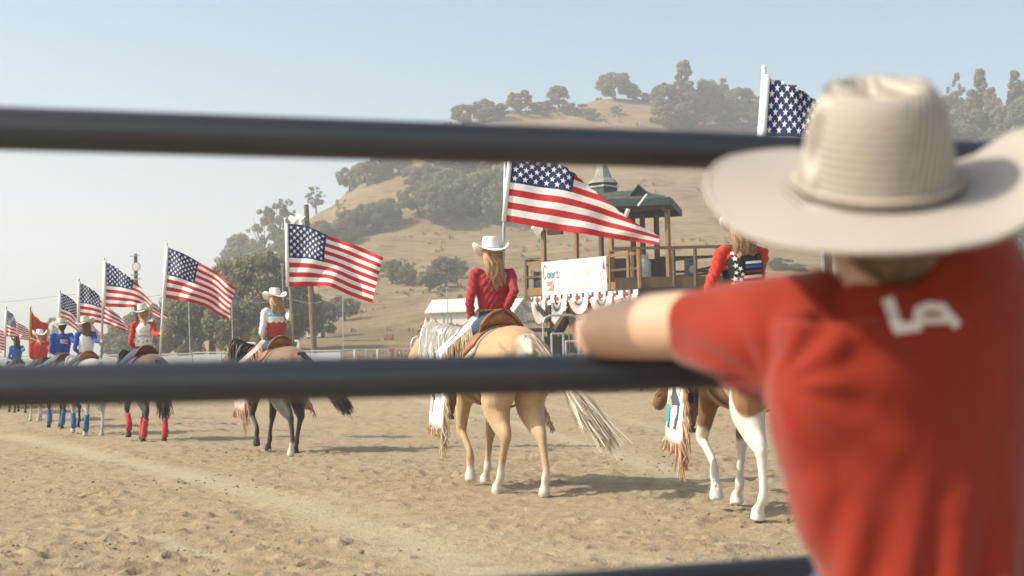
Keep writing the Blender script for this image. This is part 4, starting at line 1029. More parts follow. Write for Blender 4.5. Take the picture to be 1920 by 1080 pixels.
def saddle(h, s, label, mat, pad, conchos=True):
    """western saddle in the horse's frame; a thing of its own"""
    C = h.location; r = empty('saddle', C, h.rotation_euler.z, label, 'saddle', 'western saddles'); r.scale = (s, s, s)
    def over(x0, x1, zoff, drop0, drop1, thick, n=20, m=8, cant=0, f=None):
        bm = bmesh.new(); L = []
        for k_ in (0, 1):
            G_ = []
            for i in range(m+1):
                u = i/m; x = x0+(x1-x0)*u; row = []
                zc = 1.155+.02*math.cos(u*3); ry, rz = .300+zoff, .320+zoff
                dr = drop0+(drop1-drop0)*math.sin(u*math.pi)
                for j in range(n+1):
                    a = (j/n*2-1)*dr; row.append(bm.verts.new((x, math.sin(a)*(ry-thick*k_), zc+math.cos(a)*(rz-thick*k_)+(f(u) if f else 0)*math.cos(a)**2)))
                G_.append(row)
            for i in range(m):
                for j in range(n): bm.faces.new((G_[i][j], G_[i][j+1], G_[i+1][j+1], G_[i+1][j]))
            L.append(G_)
        a, b_ = L
        for i in range(m):
            for j in (0, n): bm.faces.new((a[i][j], a[i+1][j], b_[i+1][j], b_[i][j]))
        for j in range(n):
            for i in (0, m): bm.faces.new((a[i][j], a[i][j+1], b_[i][j+1], b_[i][j]))
        return bm
    obj('pad', over(-.20, .52, .012, 1.25, 1.5, .02), pad, r, True)
    obj('skirt', over(-.17, .46, .032, 1.05, 1.35, .02), mat, r, True)
    # seat and cantle: a raised dished shell
    bm = bmesh.new(); L = []; n, m_ = 16, 10
    for i in range(m_+1):
        u = i/m_; x = -.13+.46*u; row = []
        w = .20-.05*u; top = 1.525+.13*max(0, 1-u*3.2)**1.5+.07*max(0, (u-.8)*5)
        for j in range(n+1):
            a = j/n*2-1; row.append(bm.verts.new((x-.05*(1-abs(a))*(u < .3), a*w, top-.11*abs(a)**2.2)))
        L.append(row)
    for i in range(m_):
        for j in range(n): bm.faces.new((L[i][j], L[i][j+1], L[i+1][j+1], L[i+1][j]))
    g = bmesh.ops.extrude_face_region(bm, geom=bm.faces[:]); bmesh.ops.translate(bm, verts=[v for v in g['geom'] if isinstance(v, bmesh.types.BMVert)], vec=(0, 0, -.06))
    obj('seat', bm, mat, r, True)
    bm = bmesh.new(); q = [(-.17+.02*(abs(a)), a*.205, 1.665-.15*abs(a)**2.2) for a in np.linspace(-1, 1, 15)]; loft(bm, q, .016, n=8); obj('cantle_binding', bm, M_leather, r, True)
    bm = bmesh.new(); sloft(bm, [(.33,0,1.55), (.35,0,1.63), (.37,0,1.68)], [.04,.022,.032], None, (0,1,0), 10, 6); obj('horn', bm, mat, r, True)
    for sy in (-1, 1):
        bm = bmesh.new(); sloft(bm, [(.14,.30*sy,1.34), (.17,.37*sy,1.10), (.20,.39*sy,.92)], [.02,.02,.02], [.09,.09,.045], (0,1,0), 8, 7); obj('fender', bm, mat, r, True)
        bm = bmesh.new(); loft(bm, [(.14,.39*sy,.90), (.14,.39*sy,.80), (.18,.39*sy,.765), (.24,.39*sy,.765), (.28,.39*sy,.80), (.27,.39*sy,.90), (.14,.39*sy,.90)], .014, n=6); obj('stirrup', bm, M_leather_d, r, True)
    bm = bmesh.new(); q = [(.20, .325*math.sin(a), 1.12-.335*math.cos(a)) for a in np.linspace(-1.5, 1.5, 17)]; loft(bm, q, [.012]*17, [.035]*17, side=(0,.3,1), n=6); obj('cinch', bm, M_strap, r, True)
    bm = bmesh.new(); q = [(-.16-.02*math.cos(a*1.0), .312*math.sin(a), 1.10-.33*math.cos(a)) for a in np.linspace(-1.9, 1.9, 19)]; loft(bm, q, .010, [.022]*19, n=6); obj('rear_cinch', bm, M_leather, r, True)
    bm = bmesh.new(); q = [(.74+.16*math.cos(a), .245*math.sin(a), 1.10+.02*abs(a)) for a in np.linspace(-2.0, 2.0, 17)]; loft(bm, q, .010, [.025]*17, n=6); obj('breast_collar', bm, M_strap, r, True)
    return r

# ================================================================== RIDERS
def skinmat(name, c):
    t = NT(name); co = t.coord(); t.base(t.mix(t.noise(18, 4, co), tuple(x*.9 for x in c), tuple(min(1, x*1.08) for x in c)), .5, .35)
    t.b.inputs['Subsurface Weight'].default_value = .12; t.b.inputs['Subsurface Radius'].default_value = (.01, .004, .002); t.b.inputs['Subsurface Scale'].default_value = .5; return t.m
M_skin = skinmat('skin', (.56, .36, .27)); M_skin_kid = skinmat('fair_skin', (.60, .385, .27))
M_denim = cloth('blue_denim', (.055, .085, .15), 10); M_boot = simple('boot_leather', (.16, .09, .05), .5, .4, .2)
def hatmesh(s=1.0, shape=None, round_=0, taper=.10, dent=0, rnd=0, a=.083, b=.102, hgt=.118, up=.075, drop=.035, bw=.095, nphi=48, nb=10, lean=.1, sideup=None, crease=.030):
    """cattleman hat, x forward: brim, crown as two closed bmeshes"""
    bm = bmesh.new(); L = {}
    def bp(phi, t, off):
        c, sn = math.cos(phi), math.sin(phi); e = abs(sn)**2.2; rr = bw*(1+.12*abs(c)**(1-.5*round_))*t*(1-(.20*(1-round_) if sn > 0 or not round_ else .12)*e*t)
        u_ = up if sideup is None else (sideup[0] if sn > 0 else sideup[1])
        z = u_*e*t**1.7-drop*c*c*t**1.5+off
        if shape: z += shape(phi)*t**1.6
        return V(((b+rr)*c, (a+rr)*sn, z))*s
    for k_ in (0, 1):
        for i in range(nphi):
            for j in range(nb+1): L[k_, i, j] = bm.verts.new(bp(2*math.pi*i/nphi, j/nb, -.0035*k_))
    for i in range(nphi):
        i2 = (i+1) % nphi
        for k_ in (0, 1):
            for j in range(nb): bm.faces.new((L[k_,i,j], L[k_,i2,j], L[k_,i2,j+1], L[k_,i,j+1]))
        for j in (0, nb): bm.faces.new((L[0,i,j], L[0,i2,j], L[1,i2,j], L[1,i,j]))
    brim = bm; bm = bmesh.new(); C_ = []
    nt = 9; ncap = 9
    for j in range(nt+ncap+1):
        row = []
        for i in range(nphi):
            phi = 2*math.pi*i/nphi; c, sn = math.cos(phi), math.sin(phi)
            if j <= nt:
                t = j/nt; f = 1-taper*t-.05*t**4; pin = .10*t**2*max(0, c)**2*abs(sn)**.6+(dent*t**1.6*(math.exp(-((phi-(2*math.pi-1.25))/.5)**2)+.4*math.exp(-((phi-1.25)/.5)**2)))
                x, y, z = b*(f-pin*.6)*c-.004*t, a*(f-pin)*sn, hgt*t-.003*(1-t)
                if t > .8: q = (t-.8)/.2; x *= 1-.05*q*q; y *= 1-.06*q*q
                if rnd and t > .5: q = (t-.5)/.5; x *= 1-rnd*.7*q*q; y *= 1-rnd*q*q
                z += lean*hgt*t*c*.35
            else:
                q = (j-nt)/ncap; f = (.80-rnd*.6)*(1-q); x, y = b*f*c, a*f*sn
                z = hgt*(1+.07*math.sin(min(1, q*2.2)*1.57))+lean*hgt*.35*(x/b)
                z -= crease*math.exp(-(y/.026)**2)*sm(0, .45, np.array(q))
                z -= .018*math.exp(-((abs(y)-.055)/.014)**2)*math.exp(-((x-.05)/.035)**2)
            row.append(bm.verts.new(V((x, y, float(z)))*s))
        C_.append(row)
    for j in range(nt+ncap):
        for i in range(nphi): i2 = (i+1) % nphi; bm.faces.new((C_[j][i], C_[j][i2], C_[j+1][i2], C_[j+1][i]))
    bmesh.ops.remove_doubles(bm, verts=bm.verts[:], dist=1e-5)
    bb = bmesh.new(); q = [V(((b*1.0)*math.cos(p), (a*1.0)*math.sin(p), .012))*s for p in np.linspace(0, 2*math.pi, 33)]; loft(bb, q, .004*s, [.012*s]*33, side=(0, .01, 1), n=6)
    return brim, bm, bb
def hand(bm, p, d, grip_axis, s=1.0, r=.0):
    """fist with five fingers closed round grip_axis; p palm centre, d direction wrist->palm"""
    p, d, g = V(p), V(d).normalized(), V(grip_axis).normalized(); n_ = d.cross(g).normalized()
    loft(bm, [p-d*.04*s, p, p+d*.035*s], [.026*s, .036*s, .036*s], [.020*s, .018*s, .016*s], g, 10)
    for i, L in enumerate((.95, 1.05, 1.0, .82)):
        o = p+d*.035*s+g*(.028-.019*i)*s
        loft(bm, [o-d*.01*s, o+d*.026*s*L+n_*.006*s, o+d*.034*s*L+n_*.028*s, o+d*.010*s*L+n_*.040*s], [.0095*s, .009*s, .0085*s, .007*s], None, g, 7)
    o = p-d*.01*s+g*.034*s; loft(bm, [o-d*.02*s, o+d*.012*s+g*.012*s+n_*.012*s, o+d*.03*s+n_*.034*s], [.012*s, .011*s, .008*s], None, g, 7)
def rider(C, heading, s, label, shirt, hatc, hairc, sleeve=None, vest=None, jeans=None, handR=(.20,-.27,.30), elbR=(-.03,-.30,.27), handL=(.22,.10,.14), elbL=(-.03,.23,.23), seat_z=1.50, lean=0, yaw=0,
          chaps=None, hair=('long', .30), voxel=.012, belt=None, legL=None, legR=None, hs=1.0, hat_up=.07, turn=0, seat_x=.06, wide=1.0, horse_s=1.0, gaxis=(0, .12, 1), hand_w=None):
    f = V((math.cos(heading), math.sin(heading), 0))
    base = V((C[0], C[1], zg_(C[0], C[1])))+f*seat_x*horse_s+V((0, 0, seat_z*horse_s))
    r = empty('person', base, heading, label, 'person'); r.scale = (s, s, s)
    ln = lean; w = wide
    T0, T1, T2, T3, T4 = V((-.02,0,.04)), V((-.01,ln*.3,.20)), V((.0,ln*.7,.38)), V((.01,ln,.50)), V((.02,ln,.60))
    SL_, SR_ = V((.0,.165*w+ln,.535)), V((.0,-.165*w+ln,.535))
    hd = V((.035, ln*1.1, .70))
    Mi = (Matrix.Translation(base) @ Matrix.Rotation(heading, 4, 'Z') @ Matrix.Scale(s, 4)).inverted()
    if hand_w is not None:
        handR = Mi @ V(hand_w); dv = handR-SR_; L_ = dv.length
        if L_ > .50: handR = SR_+dv*.50/L_; L_ = .5
        ax_ = (handR-SR_).normalized(); pl = V((-.9,.1,-.7)); pl = (pl-ax_*pl.dot(ax_)).normalized(); elbR = (SR_+handR)/2+pl*math.sqrt(max(.0, .265**2-(L_/2)**2))
    arms = [(SL_, V(elbL), V(handL)), (SR_, V(elbR), V(handR))]
    # body: one skin
    bm = bmesh.new()
    sloft(bm, [T3, T4, hd], [.06,.052,.055], [.055,.052,.06], (0,1,0), 12, 8)
    ball(bm, hd+V((.0,0,.015)), (.092,.074,.105), 18); ball(bm, hd+V((.04,0,-.045)), (.05,.052,.055), 12)
    ball(bm, hd+V((.095,0,-.015)), (.017,.012,.018), 8)
    for sy in (-1, 1): ball(bm, hd+V((-.005,.076*sy,-.01)), (.02,.01,.03), 8)
    for a, e, h_ in arms:
        sloft(bm, [a, a.lerp(e, .5), e, e.lerp(h_, .5), h_-(h_-e).normalized()*.03], [.045,.042,.036,.034,.024], None, (1,0,0), 10, 12)
        hand(bm, h_, (h_-e), gaxis, 1.0)
    sloft(bm, [T0, T1, T2, T3], [.12*w,.105*w,.13*w,.13*w], [.09,.075,.085,.07], (0,1,0), 14, 8)
    LL = legL or ((.34,.31,-.22), (.13,.38,-.70)); LR = legR or ((.34,-.31,-.22), (.13,-.38,-.70))
    for sy, (kn, an) in ((1, LL), (-1, LR)):
        sloft(bm, [(-.02,.08*sy,.06), V((.0,.1*sy,.04)).lerp(V(kn), .5), kn, V(kn).lerp(V(an), .5), an], [.08,.07,.052,.048,.034], None, (0,1,0), 10, 12)
    fuse('body', bm, voxel, 2, M_skin, r)
    # shirt
    bm = bmesh.new()
    sloft(bm, [T1-V((0,0,.03)), T1, T2, T2+V((0,0,.08)), T3+V((0,0,.02)), T4-V((.0,0,.035))], [.138*w,.138*w,.168*w,.178*w,.135*w,.062], [.10,.10,.112,.112,.085,.062], (0,1,0), 20, 16)
    for i, (a, e, h_) in enumerate(arms):
        sgn = 1 if i == 0 else -1
        ws = h_-(h_-e).normalized()*.055
        sloft(bm, [a+V((0,-.06*sgn,-.01)), a, a.lerp(e, .45), e, e.lerp(ws, .5), ws], [.050,.058,.050,.045,.043,.034], None, (1,0,0), 12, 16)
    def folds(co, no):
        x, y, z = co.T; f1 = np.sin(z*75+9*np.sin(y*13+x*8))*.0035+(fbm(y*13+x*9, z*15, 3, 7)-.5)*.013
        return co+no*f1[:, None]
    fuse('shirt', bm, voxel, 3, shirt, r, post=folds)
    if vest is not None:
        bm = bmesh.new()
        sloft(bm, [T1-V((0,0,.05)), T1, T2, T2+V((0,0,.08)), T3+V((0,0,.015)), T4-V((0,0,.045))], [.145*w,.146*w,.172*w,.172*w,.150*w,.075], [.112,.112,.126,.126,.10,.072], (0,1,0), 20, 14)
        o = fuse('vest', bm, voxel, 2, vest, r, post=lambda co, no: co+no*((fbm(co[:,1]*9, co[:,2]*11, 3, 3)-.5)*.012)[:, None])
    # jeans
    bm = bmesh.new()
    ball(bm, (-.04,0,.05), (.145,.17*w,.13), 16)
    sloft(bm, [(-.02,0,.06), T1-V((0,0,.02))], [.155*w,.130*w], [.125,.098], (0,1,0), 16, 5)
    for sy, (kn, an) in ((1, LL), (-1, LR)):
        sloft(bm, [(-.04,.07*sy,.05), V((.02,.1*sy,.05)).lerp(V(kn), .45), kn, V(kn).lerp(V(an), .5), an], [.11,.095,.070,.066,.060], None, (0,1,0), 14, 14)
    fuse('jeans', bm, voxel, 3, jeans or M_denim, r)
    for sy, (kn, an) in ((1, LL), (-1, LR)):
        an = V(an); bm = bmesh.new()
        sloft(bm, [an+V((-.01,0,.10)), an+V((0,0,-.03)), an+V((.04,0,-.075)), an+V((.13,0,-.085)), an+V((.20,0,-.095))], [.055,.045,.042,.042,.022], [.06,.055,.042,.030,.014], (0,1,0), 12, 10)
        bx(bm, an+V((-.01,0,-.115)), (.06,.05,.035)); obj('boot', bm, M_boot, r, True)
    if belt:
        bm = bmesh.new(); q = [(-.01+.112*math.cos(a), .146*w*math.sin(a), .175) for a in np.linspace(0, 6.283, 25)]; loft(bm, q, .008, [.020]*25, side=(0,.01,1), n=8); b_ = obj('belt', bm, belt, r, True)
        for a in np.linspace(math.pi-1.0, math.pi+1.0, 8):
            bm = bmesh.new(); bx(bm, (-.01+.122*math.cos(a), .156*w*math.sin(a), .175), (.012,.014,.02)); obj('stud', bm, M_strap, b_)
    # hair
    if hair:
        kind, L = hair; rng = np.random.default_rng(int(abs(C[0]*50))+1); bm = bmesh.new()
        h0 = hd+V((-.02,0,.02))
        if kind == 'long':
            sloft(bm, [h0+V((0,0,.05)), h0+V((-.02,0,-.03)), h0+V((-.075,0,-.12)), h0+V((-.10,-.01,-.22)), h0+V((-.105,-.02,-L*.95)), h0+V((-.10,-.025,-L*1.1))], [.082,.098,.102,.102,.082,.03], [.085,.082,.055,.035,.026,.010], (0,1,0), 20, 20)
        else:
            sloft(bm, [h0+V((0,0,.05)), h0+V((-.03,0,-.03)), h0+V((-.07,0,-.09)), h0+V((-.10,.0,-.18)), h0+V((-.105,.0,-L))], [.078,.080,.04,.030,.010], [.085,.07,.03,.026,.01], (0,1,0), 16, 14)
        M_h = hairc
        hp = fuse('hair', bm, .010, 1, M_h, r, post=lambda co, no: co+no*((fbm(co[:,1]*45+.9*np.sin(co[:,2]*24), co[:,2]*7, 3, 5)-.5)*.035)[:, None])
        d_ = V((0,0,0))
        def a1(g): a = g.uniform(-1.3, 1.3); return tuple(h0+V((-.085*math.cos(a),.085*math.sin(a),-.02)))
        if kind == 'long':
            strands('hair_locks', a1, lambda g: tuple(h0+V((-.11,g.uniform(-.12,.10),-.14+g.uniform(-.05,.05)))), lambda g: tuple(h0+V((-.125+g.uniform(-.02,.02),g.normal()*.055-.02,-L*g.uniform(.75,1.12)))), .017, hair_pair(hairc), r, rng, 120, 8, .022)
    # hat
    hg = empty('hat', hd+V((-.002,0,.072)), turn); hg.parent = r; hg.rotation_euler = (math.radians(yaw), math.radians(4), turn); 
    brim, crown, band = hatmesh(hs, up=hat_up)
    obj('brim', brim, hatc, hg, True); obj('crown', crown, hatc, hg, True); obj('hat_band', band, M_leather_d if hatc is not M_hat_w else M_hat_w, hg, True)
    hg.location = hd+V((-.002,0,.062)); hg.data = None
    # chaps: flared leg covers with fringe
    if chaps:
        for sy, (kn, an) in ((1, LL), (-1, LR)):
            kn, an = V(kn), V(an)
            hip = V((.03,.13*sy,.15)); n, m_ = 16, 12
            def cp(u, v):     # u down the leg 0..1, v from front edge to flared rear edge
                if u < .5: c = hip.lerp(kn+V((0,.085*sy,.02)), u/.5)
                else: c = (kn+V((0,.085*sy,.02))).lerp(an+V((0,.12*sy,-.17)), (u-.5)/.5)
                fl = (.10+(.22 if sy > 0 else .08)*u)*v; out = .045*math.sin(v*2.6)*sy*(1+.6*u)+.02*math.sin(u*9+v*4)*v*sy
                return c+V((.05+.20*u*(1-v)*(sy > 0)-fl*1.05, out+.015*sy, -.04*v))
            bm = bmesh.new(); g0 = [[bm.verts.new(cp(i/n, j/m_)) for j in range(m_+1)] for i in range(n+1)]; g1 = [[bm.verts.new(cp(i/n, j/m_)-V((0,.006*sy,0))) for j in range(m_+1)] for i in range(n+1)]
            for g in (g0, g1):
                for i in range(n):
                    for j in range(m_): bm.faces.new((g[i][j], g[i][j+1], g[i+1][j+1], g[i+1][j]))
            for i in range(n):
                for j in (0, m_): bm.faces.new((g0[i][j], g0[i+1][j], g1[i+1][j], g1[i][j]))
            for j in range(m_):
                for i in (0, n): bm.faces.new((g0[i][j], g0[i][j+1], g1[i][j+1], g1[i][j]))
            c_ = obj('chaps_leg', bm, chaps['panel'], r, True)
            # scroll applique near the rear edge and the foot
            def band_(name, mat, v0, v1, u0, u1, amp, off):
                bm = bmesh.new(); L_ = []; N = 36
                for i in range(N+1):
                    u = u0+(u1-u0)*i/N; w0 = v0+amp*math.sin(u*30)*.5+amp*math.sin(u*17+2)*.5; w1 = v1+amp*.7*math.sin(u*24+1)
                    L_.append([bm.verts.new(cp(u, min(1, max(0, w)))+V((0, off*sy, 0))) for w in (w0, (w0+w1)/2, w1)])
                for i in range(N):
                    for j in (0, 1): bm.faces.new((L_[i][j], L_[i][j+1], L_[i+1][j+1], L_[i+1][j]))
                obj(name, bm, mat, c_)
            band_('applique', chaps['dark'], .62, .84, .10, .80, .10, .004)
            band_('applique', chaps['dark'], .10, .84, .80, .93, .05, .0045)
            band_('scroll', chaps['accent'], .34, .56, .80, .90, .05, .007)
            band_('piping', chaps['line'], .52, .60, .06, .82, .10, .0055)
            rng = np.random.default_rng(5); cols = chaps['fringe']
            for ci, mt in enumerate(cols):
                bm = bmesh.new(); N = chaps.get('n', 70)//len(cols)
                for k_ in range(N):
                    u = rng.uniform(.12, 1); v = 1
                    if rng.uniform() < .18: u = 1; v = rng.uniform(.0, 1)
                    p0 = cp(u, v); L_ = (1 if sy > 0 else .4)*chaps['len']*rng.uniform(.7, 1.1)*(.35 if u == 1 and v < .9 else 1)
                    bk = -.30*rng.uniform(.5, 1.3)
                    q = [p0, p0+V((bk*L_*.8, rng.uniform(-.02,.03)*sy, -L_*.45)), p0+V((bk*L_*1.1, rng.uniform(-.03,.05)*sy, -L_))]
                    loft(bm, q, [.006,.006,.004], [.0025,.0025,.002], n=4)
                o = obj('fringe', bm, mt, c_); o['kind'] = 'stuff'
    return r
_hp = {}
def hair_pair(mat):
    if mat.name in _hp: return _hp[mat.name]
    c = HAIRC[mat.name]; _hp[mat.name] = hairmat(mat.name+'_locks', tuple(x*.55 for x in c), tuple(min(1, x*1.45) for x in c)); return _hp[mat.name]
HAIRC = {}
def hm(name, c):
    t = NT(name); co = t.coord('Object', (1, 1, .12)); n = t.noise(55, 4, co, rough=.7)
    t.base(t.ramp(n, [(.3, tuple(x*.5 for x in c)), (.7, tuple(min(1, x*1.5) for x in c))]), .5, .4); t.bump(n, .6, .01); HAIRC[name] = c; return t.m
M_hblond = hm('dark_blond_hair', (.33, .20, .10)); M_hbrown = hm('brown_hair', (.14, .08, .05)); M_hdark = hm('dark_hair', (.035, .025, .022)); M_hcurl = hm('light_brown_curls', (.24, .14, .075))
M_hat_w = simple('white_felt', (.76, .755, .74), .85, .15, .03, 20, .08, sheen=.2); M_hat_c = simple('cream_felt', (.56, .54, .46), .85, .15, .06, 20, .08, sheen=.2); M_hat_r = simple('maroon_felt', (.12, .02, .025), .85, .2, .1, 20, .08)
# ================================================================== FLAGS
def flagmat():
    t = NT('stars_and_stripes'); uv = t.n('ShaderNodeUVMap'); sp = t.n('ShaderNodeSeparateXYZ'); t.l(uv.outputs[0], sp.inputs[0]); U, Vv = sp.outputs[0], sp.outputs[1]
    M_ = t.math
    stripe = M_('MODULO', M_('FLOOR', M_('MULTIPLY', Vv, 13)), 2)            # v counted from the top: 0 red
    stripe = M_('GREATER_THAN', stripe, .5)
    canton = M_('MULTIPLY', M_('LESS_THAN', U, .4), M_('LESS_THAN', Vv, 7/13))
    cx, cy = M_('MULTIPLY', U, 30), M_('MULTIPLY', Vv, 130/7)
    def lat(sx, lo, hi, lo2, hi2):
        fx_ = M_('SUBTRACT', M_('MODULO', M_('ADD', cx, sx), 2), 1); fy = M_('SUBTRACT', M_('MODULO', M_('ADD', cy, sx), 2), 1)
        X = M_('MULTIPLY', fx_, .066); Y = M_('MULTIPLY', fy, .054)
        r_ = M_('SQRT', M_('ADD', M_('MULTIPLY', X, X), M_('MULTIPLY', Y, Y))); an = M_('ARCTAN2', X, M_('MULTIPLY', Y, -1))
        a_ = M_('ABSOLUTE', M_('SUBTRACT', M_('MODULO', M_('ADD', an, math.radians(36+720)), math.radians(72)), math.radians(36)))
        e = M_('MULTIPLY', r_, M_('ADD', M_('COSINE', a_), M_('MULTIPLY', M_('SINE', a_), 2.75)))
        ins = M_('LESS_THAN', e, .0385)
        rg = M_('MULTIPLY', M_('MULTIPLY', M_('GREATER_THAN', cx, lo), M_('LESS_THAN', cx, hi)), M_('MULTIPLY', M_('GREATER_THAN', cy, lo2), M_('LESS_THAN', cy, hi2)))
        return M_('MULTIPLY', ins, rg)
    star = M_('MAXIMUM', lat(0, 0, 12, 0, 10), lat(1, 1, 11, 1, 9))
    c = t.mix(stripe, (.50, .035, .04), (.84, .82, .80)); c = t.mix(canton, c, (.022, .045, .135)); c = t.mix(M_('MULTIPLY', star, canton), c, (.84, .83, .82))
    co = t.coord(); wv = t.noise(14, 4, co, dist=.8); t.base(c, .65, .25); t.bump(M_('ADD', wv, M_('MULTIPLY', t.noise(70, 2, co), .15)), .35, .03); t.b.inputs['Sheen Weight'].default_value = .1
    tr = t.n('ShaderNodeBsdfTranslucent'); t.l(c, tr.inputs[0]); mx = t.n('ShaderNodeMixShader'); mx.inputs[0].default_value = .30
    t.l(t.b.outputs[0], mx.inputs[1]); t.l(tr.outputs[0], mx.inputs[2]); t.l(mx.outputs[0], t.out.inputs[0]); return t.m
M_flag = flagmat()
def flag(label, pole, top, bot, d0, d1, tip=1.0, wave=.05, mat=None, ph=0, sleeve=True, nr=26, nc=52, pole_r=.016, group='flags carried by the mounted riders', waves=2.2, fold=.06, pmat=None):
    """pole: photo points of top and foot at depth d0; top, bot: edges of the cloth from hoist to fly"""
    a, b_ = P(pole[0][0], pole[0][1], d0), P(pole[1][0], pole[1][1], d0)
    r = empty('flag', (b_.x, b_.y, b_.z), 0, label, 'flag', group); O = V(r.location)
    bm = bmesh.new(); loft(bm, [b_-O, a-O], pole_r, n=8); obj('pole', bm, pmat or M_galv, r, True)
    bm = bmesh.new(); ball(bm, a-O+V((0,0,.012)), pole_r*1.25, 8); obj('cap', bm, M_white, r, True)
    T_, B_ = catmull(top, nc+1), catmull(bot, nc+1); co = []; uv = []
    for i in range(nc+1):
        u = i/nc; d = d0-.02+(d1-d0)*u
        pt, pb = P(T_[i][0], T_[i][1], d), P(B_[i][0], B_[i][1], d); vis = 1-(1-tip)*u
        hgt = (pt-pb).length
        for j in range(nr+1):
            v = j/nr; hid = 1-vis
            if v >= hid: f = (v-hid)/max(vis, 1e-3); off = 0
            else: g = (hid-v); f = min(g/max(vis, .2)*.8, .75)+.02; off = fold*min(1, g*8)
            w = wave*min(1, u*4)*(math.sin(6.28*(waves*u-.45*f)+ph)*(.5+.7*u)+.35*math.sin(6.28*(waves*1.9*u+.5*f)+ph*2)+.25*math.sin(14*u+9*f+ph))
            p = pt.lerp(pb, f); co.append(p+V((0, w+off, 0))-O); uv.append((u, v))
    fs = []
    for i in range(nc):
        for j in range(nr): q = i*(nr+1)+j; fs.append((q, q+1, q+nr+2, q+nr+1))
    o = pydata('cloth', co, fs, mat or M_flag, r, True); l = o.data.uv_layers.new(name='UVMap')
    vi = np.empty(len(o.data.loops), np.int32); o.data.loops.foreach_get('vertex_index', vi); l.data.foreach_set('uv', np.array(uv, np.float32)[vi].ravel())
    if sleeve:
        k_ = V((-.012, -.005, 0)); bm = bmesh.new(); loft(bm, [co[0]+k_, co[nr//2]+k_, co[nr]+k_], [pole_r*1.5]*3, n=8); obj('sleeve', bm, M_white, r, True)
    return r
# ================================================================== the parade
def decal(o, name, mat, polys, d=V((1, 0, 0)), off=.004, parent=None, start=1.0):
    """thin print lying on object o; polys in (y, z) of o, cast along d"""
    bv = BVHTree.FromPolygons([v.co.copy() for v in o.data.vertices], [tuple(p.vertices) for p in o.data.polygons])
    bm = bmesh.new(); ok = True
    for poly in polys:
        vs = []
        for y, z in poly:
            h_ = bv.ray_cast(V((0, y, z))-d*start, d)
            q = h_[0] if h_[0] is not None else V((-.11, y, z))
            vs.append(bm.verts.new(q-d*off))
        bm.faces.new(vs)
    return obj(name, bm, mat, parent or o)
def starpoly(cy, cz, r, rot=0):
    return [(cy+(r if i % 2 == 0 else r*.42)*math.sin(rot+i*math.pi/5), cz+(r if i % 2 == 0 else r*.42)*math.cos(rot+i*math.pi/5)) for i in range(10)]
def stripq(y0, y1, z0, z1, n=10, tilt=0):
    return [[(y0+(y1-y0)*i/n, z0+tilt*i/n), (y0+(y1-y0)*(i+1)/n, z0+tilt*(i+1)/n), (y0+(y1-y0)*(i+1)/n, z1+tilt*(i+1)/n), (y0+(y1-y0)*i/n, z1+tilt*i/n)] for i in range(n)]
def child(r, nm): return [c for c in r.children if c.name.startswith(nm)][0]
R_ = math.radians
M_redshirt = cloth('red_shirt', (.35, .04, .05)); M_whiteshirt = cloth('white_shirt', (.74, .75, .78)); M_bluesh = cloth('blue_shirt', (.02, .075, .33)); M_redsl = cloth('bright_red_sleeves', (.50, .045, .03))
M_blacks = cloth('dark_blue_sleeve', (.02, .035, .09)); M_wvest = cloth('white_vest', (.78, .77, .75)); M_bvest = cloth('black_vest', (.025, .028, .035))
M_pad1 = cloth('cream_saddle_pad', (.50, .44, .36)); M_pad2 = cloth('dark_saddle_pad', (.06, .06, .09))
M_wrapr = cloth('red_leg_wrap', (.48, .05, .06), 20); M_wrapb = cloth('blue_leg_wrap', (.03, .13, .36), 20)
t = NT('turquoise_white_red_vest'); sp = t.n('ShaderNodeSeparateXYZ'); t.l(t.coord(), sp.inputs[0]); yy, zz = sp.outputs[1], sp.outputs[2]
sc1 = t.math('MULTIPLY', t.math('ABSOLUTE', t.math('SINE', t.math('MULTIPLY', yy, 38))), .022)
c = t.mix(t.math('GREATER_THAN', t.math('ADD', zz, sc1), .385), (.40, .045, .045), (.72, .70, .66))
c = t.mix(t.math('GREATER_THAN', zz, .455), c, (.04, .33, .46)); t.base(c, .45, .4); t.bump(t.noise(14, 3, t.coord(), dist=1), .6, .02); M_cvest = t.m
M_fr1 = simple('tan_fringe', (.46, .30, .17), .7, .3, .2, 14); M_fr2 = simple('cream_fringe', (.66, .58, .46), .7, .3, .1, 14); M_fr3 = simple('rust_fringe', (.40, .15, .07), .7, .3, .15, 14); M_frr = simple('red_fringe', (.50, .10, .07), .7, .3, .1, 14)
M_silver = simple('silver_grey_leather', (.42, .42, .43), .35, .5, .1, 6); M_whl = simple('white_leather', (.80, .79, .76), .5, .4, .03, 6); M_dkl = simple('charcoal_leather', (.06, .065, .08), .5, .4, .1, 6)
M_tealm = simple('turquoise_metallic', (.03, .36, .38), .3, .6, .1, 6); M_coral = simple('coral_piping', (.62, .33, .23), .6)
ch_near = dict(panel=M_whl, dark=M_silver, accent=M_silver, line=M_dkl, fringe=(M_fr1, M_fr2, M_fr1), len=.27, n=220)
ch_mid = dict(panel=simple('dusty_rose_leather', (.52, .40, .34), .6, .3, .15, 8), dark=M_silver, accent=M_fr3, line=M_frr, fringe=(M_fr2, M_frr, M_fr1), len=.34, n=120)
ch_right = dict(panel=M_whl, dark=M_dkl, accent=M_tealm, line=M_coral, fringe=(M_fr1, M_fr2, M_fr1, M_fr1, M_frr), len=.27, n=230)

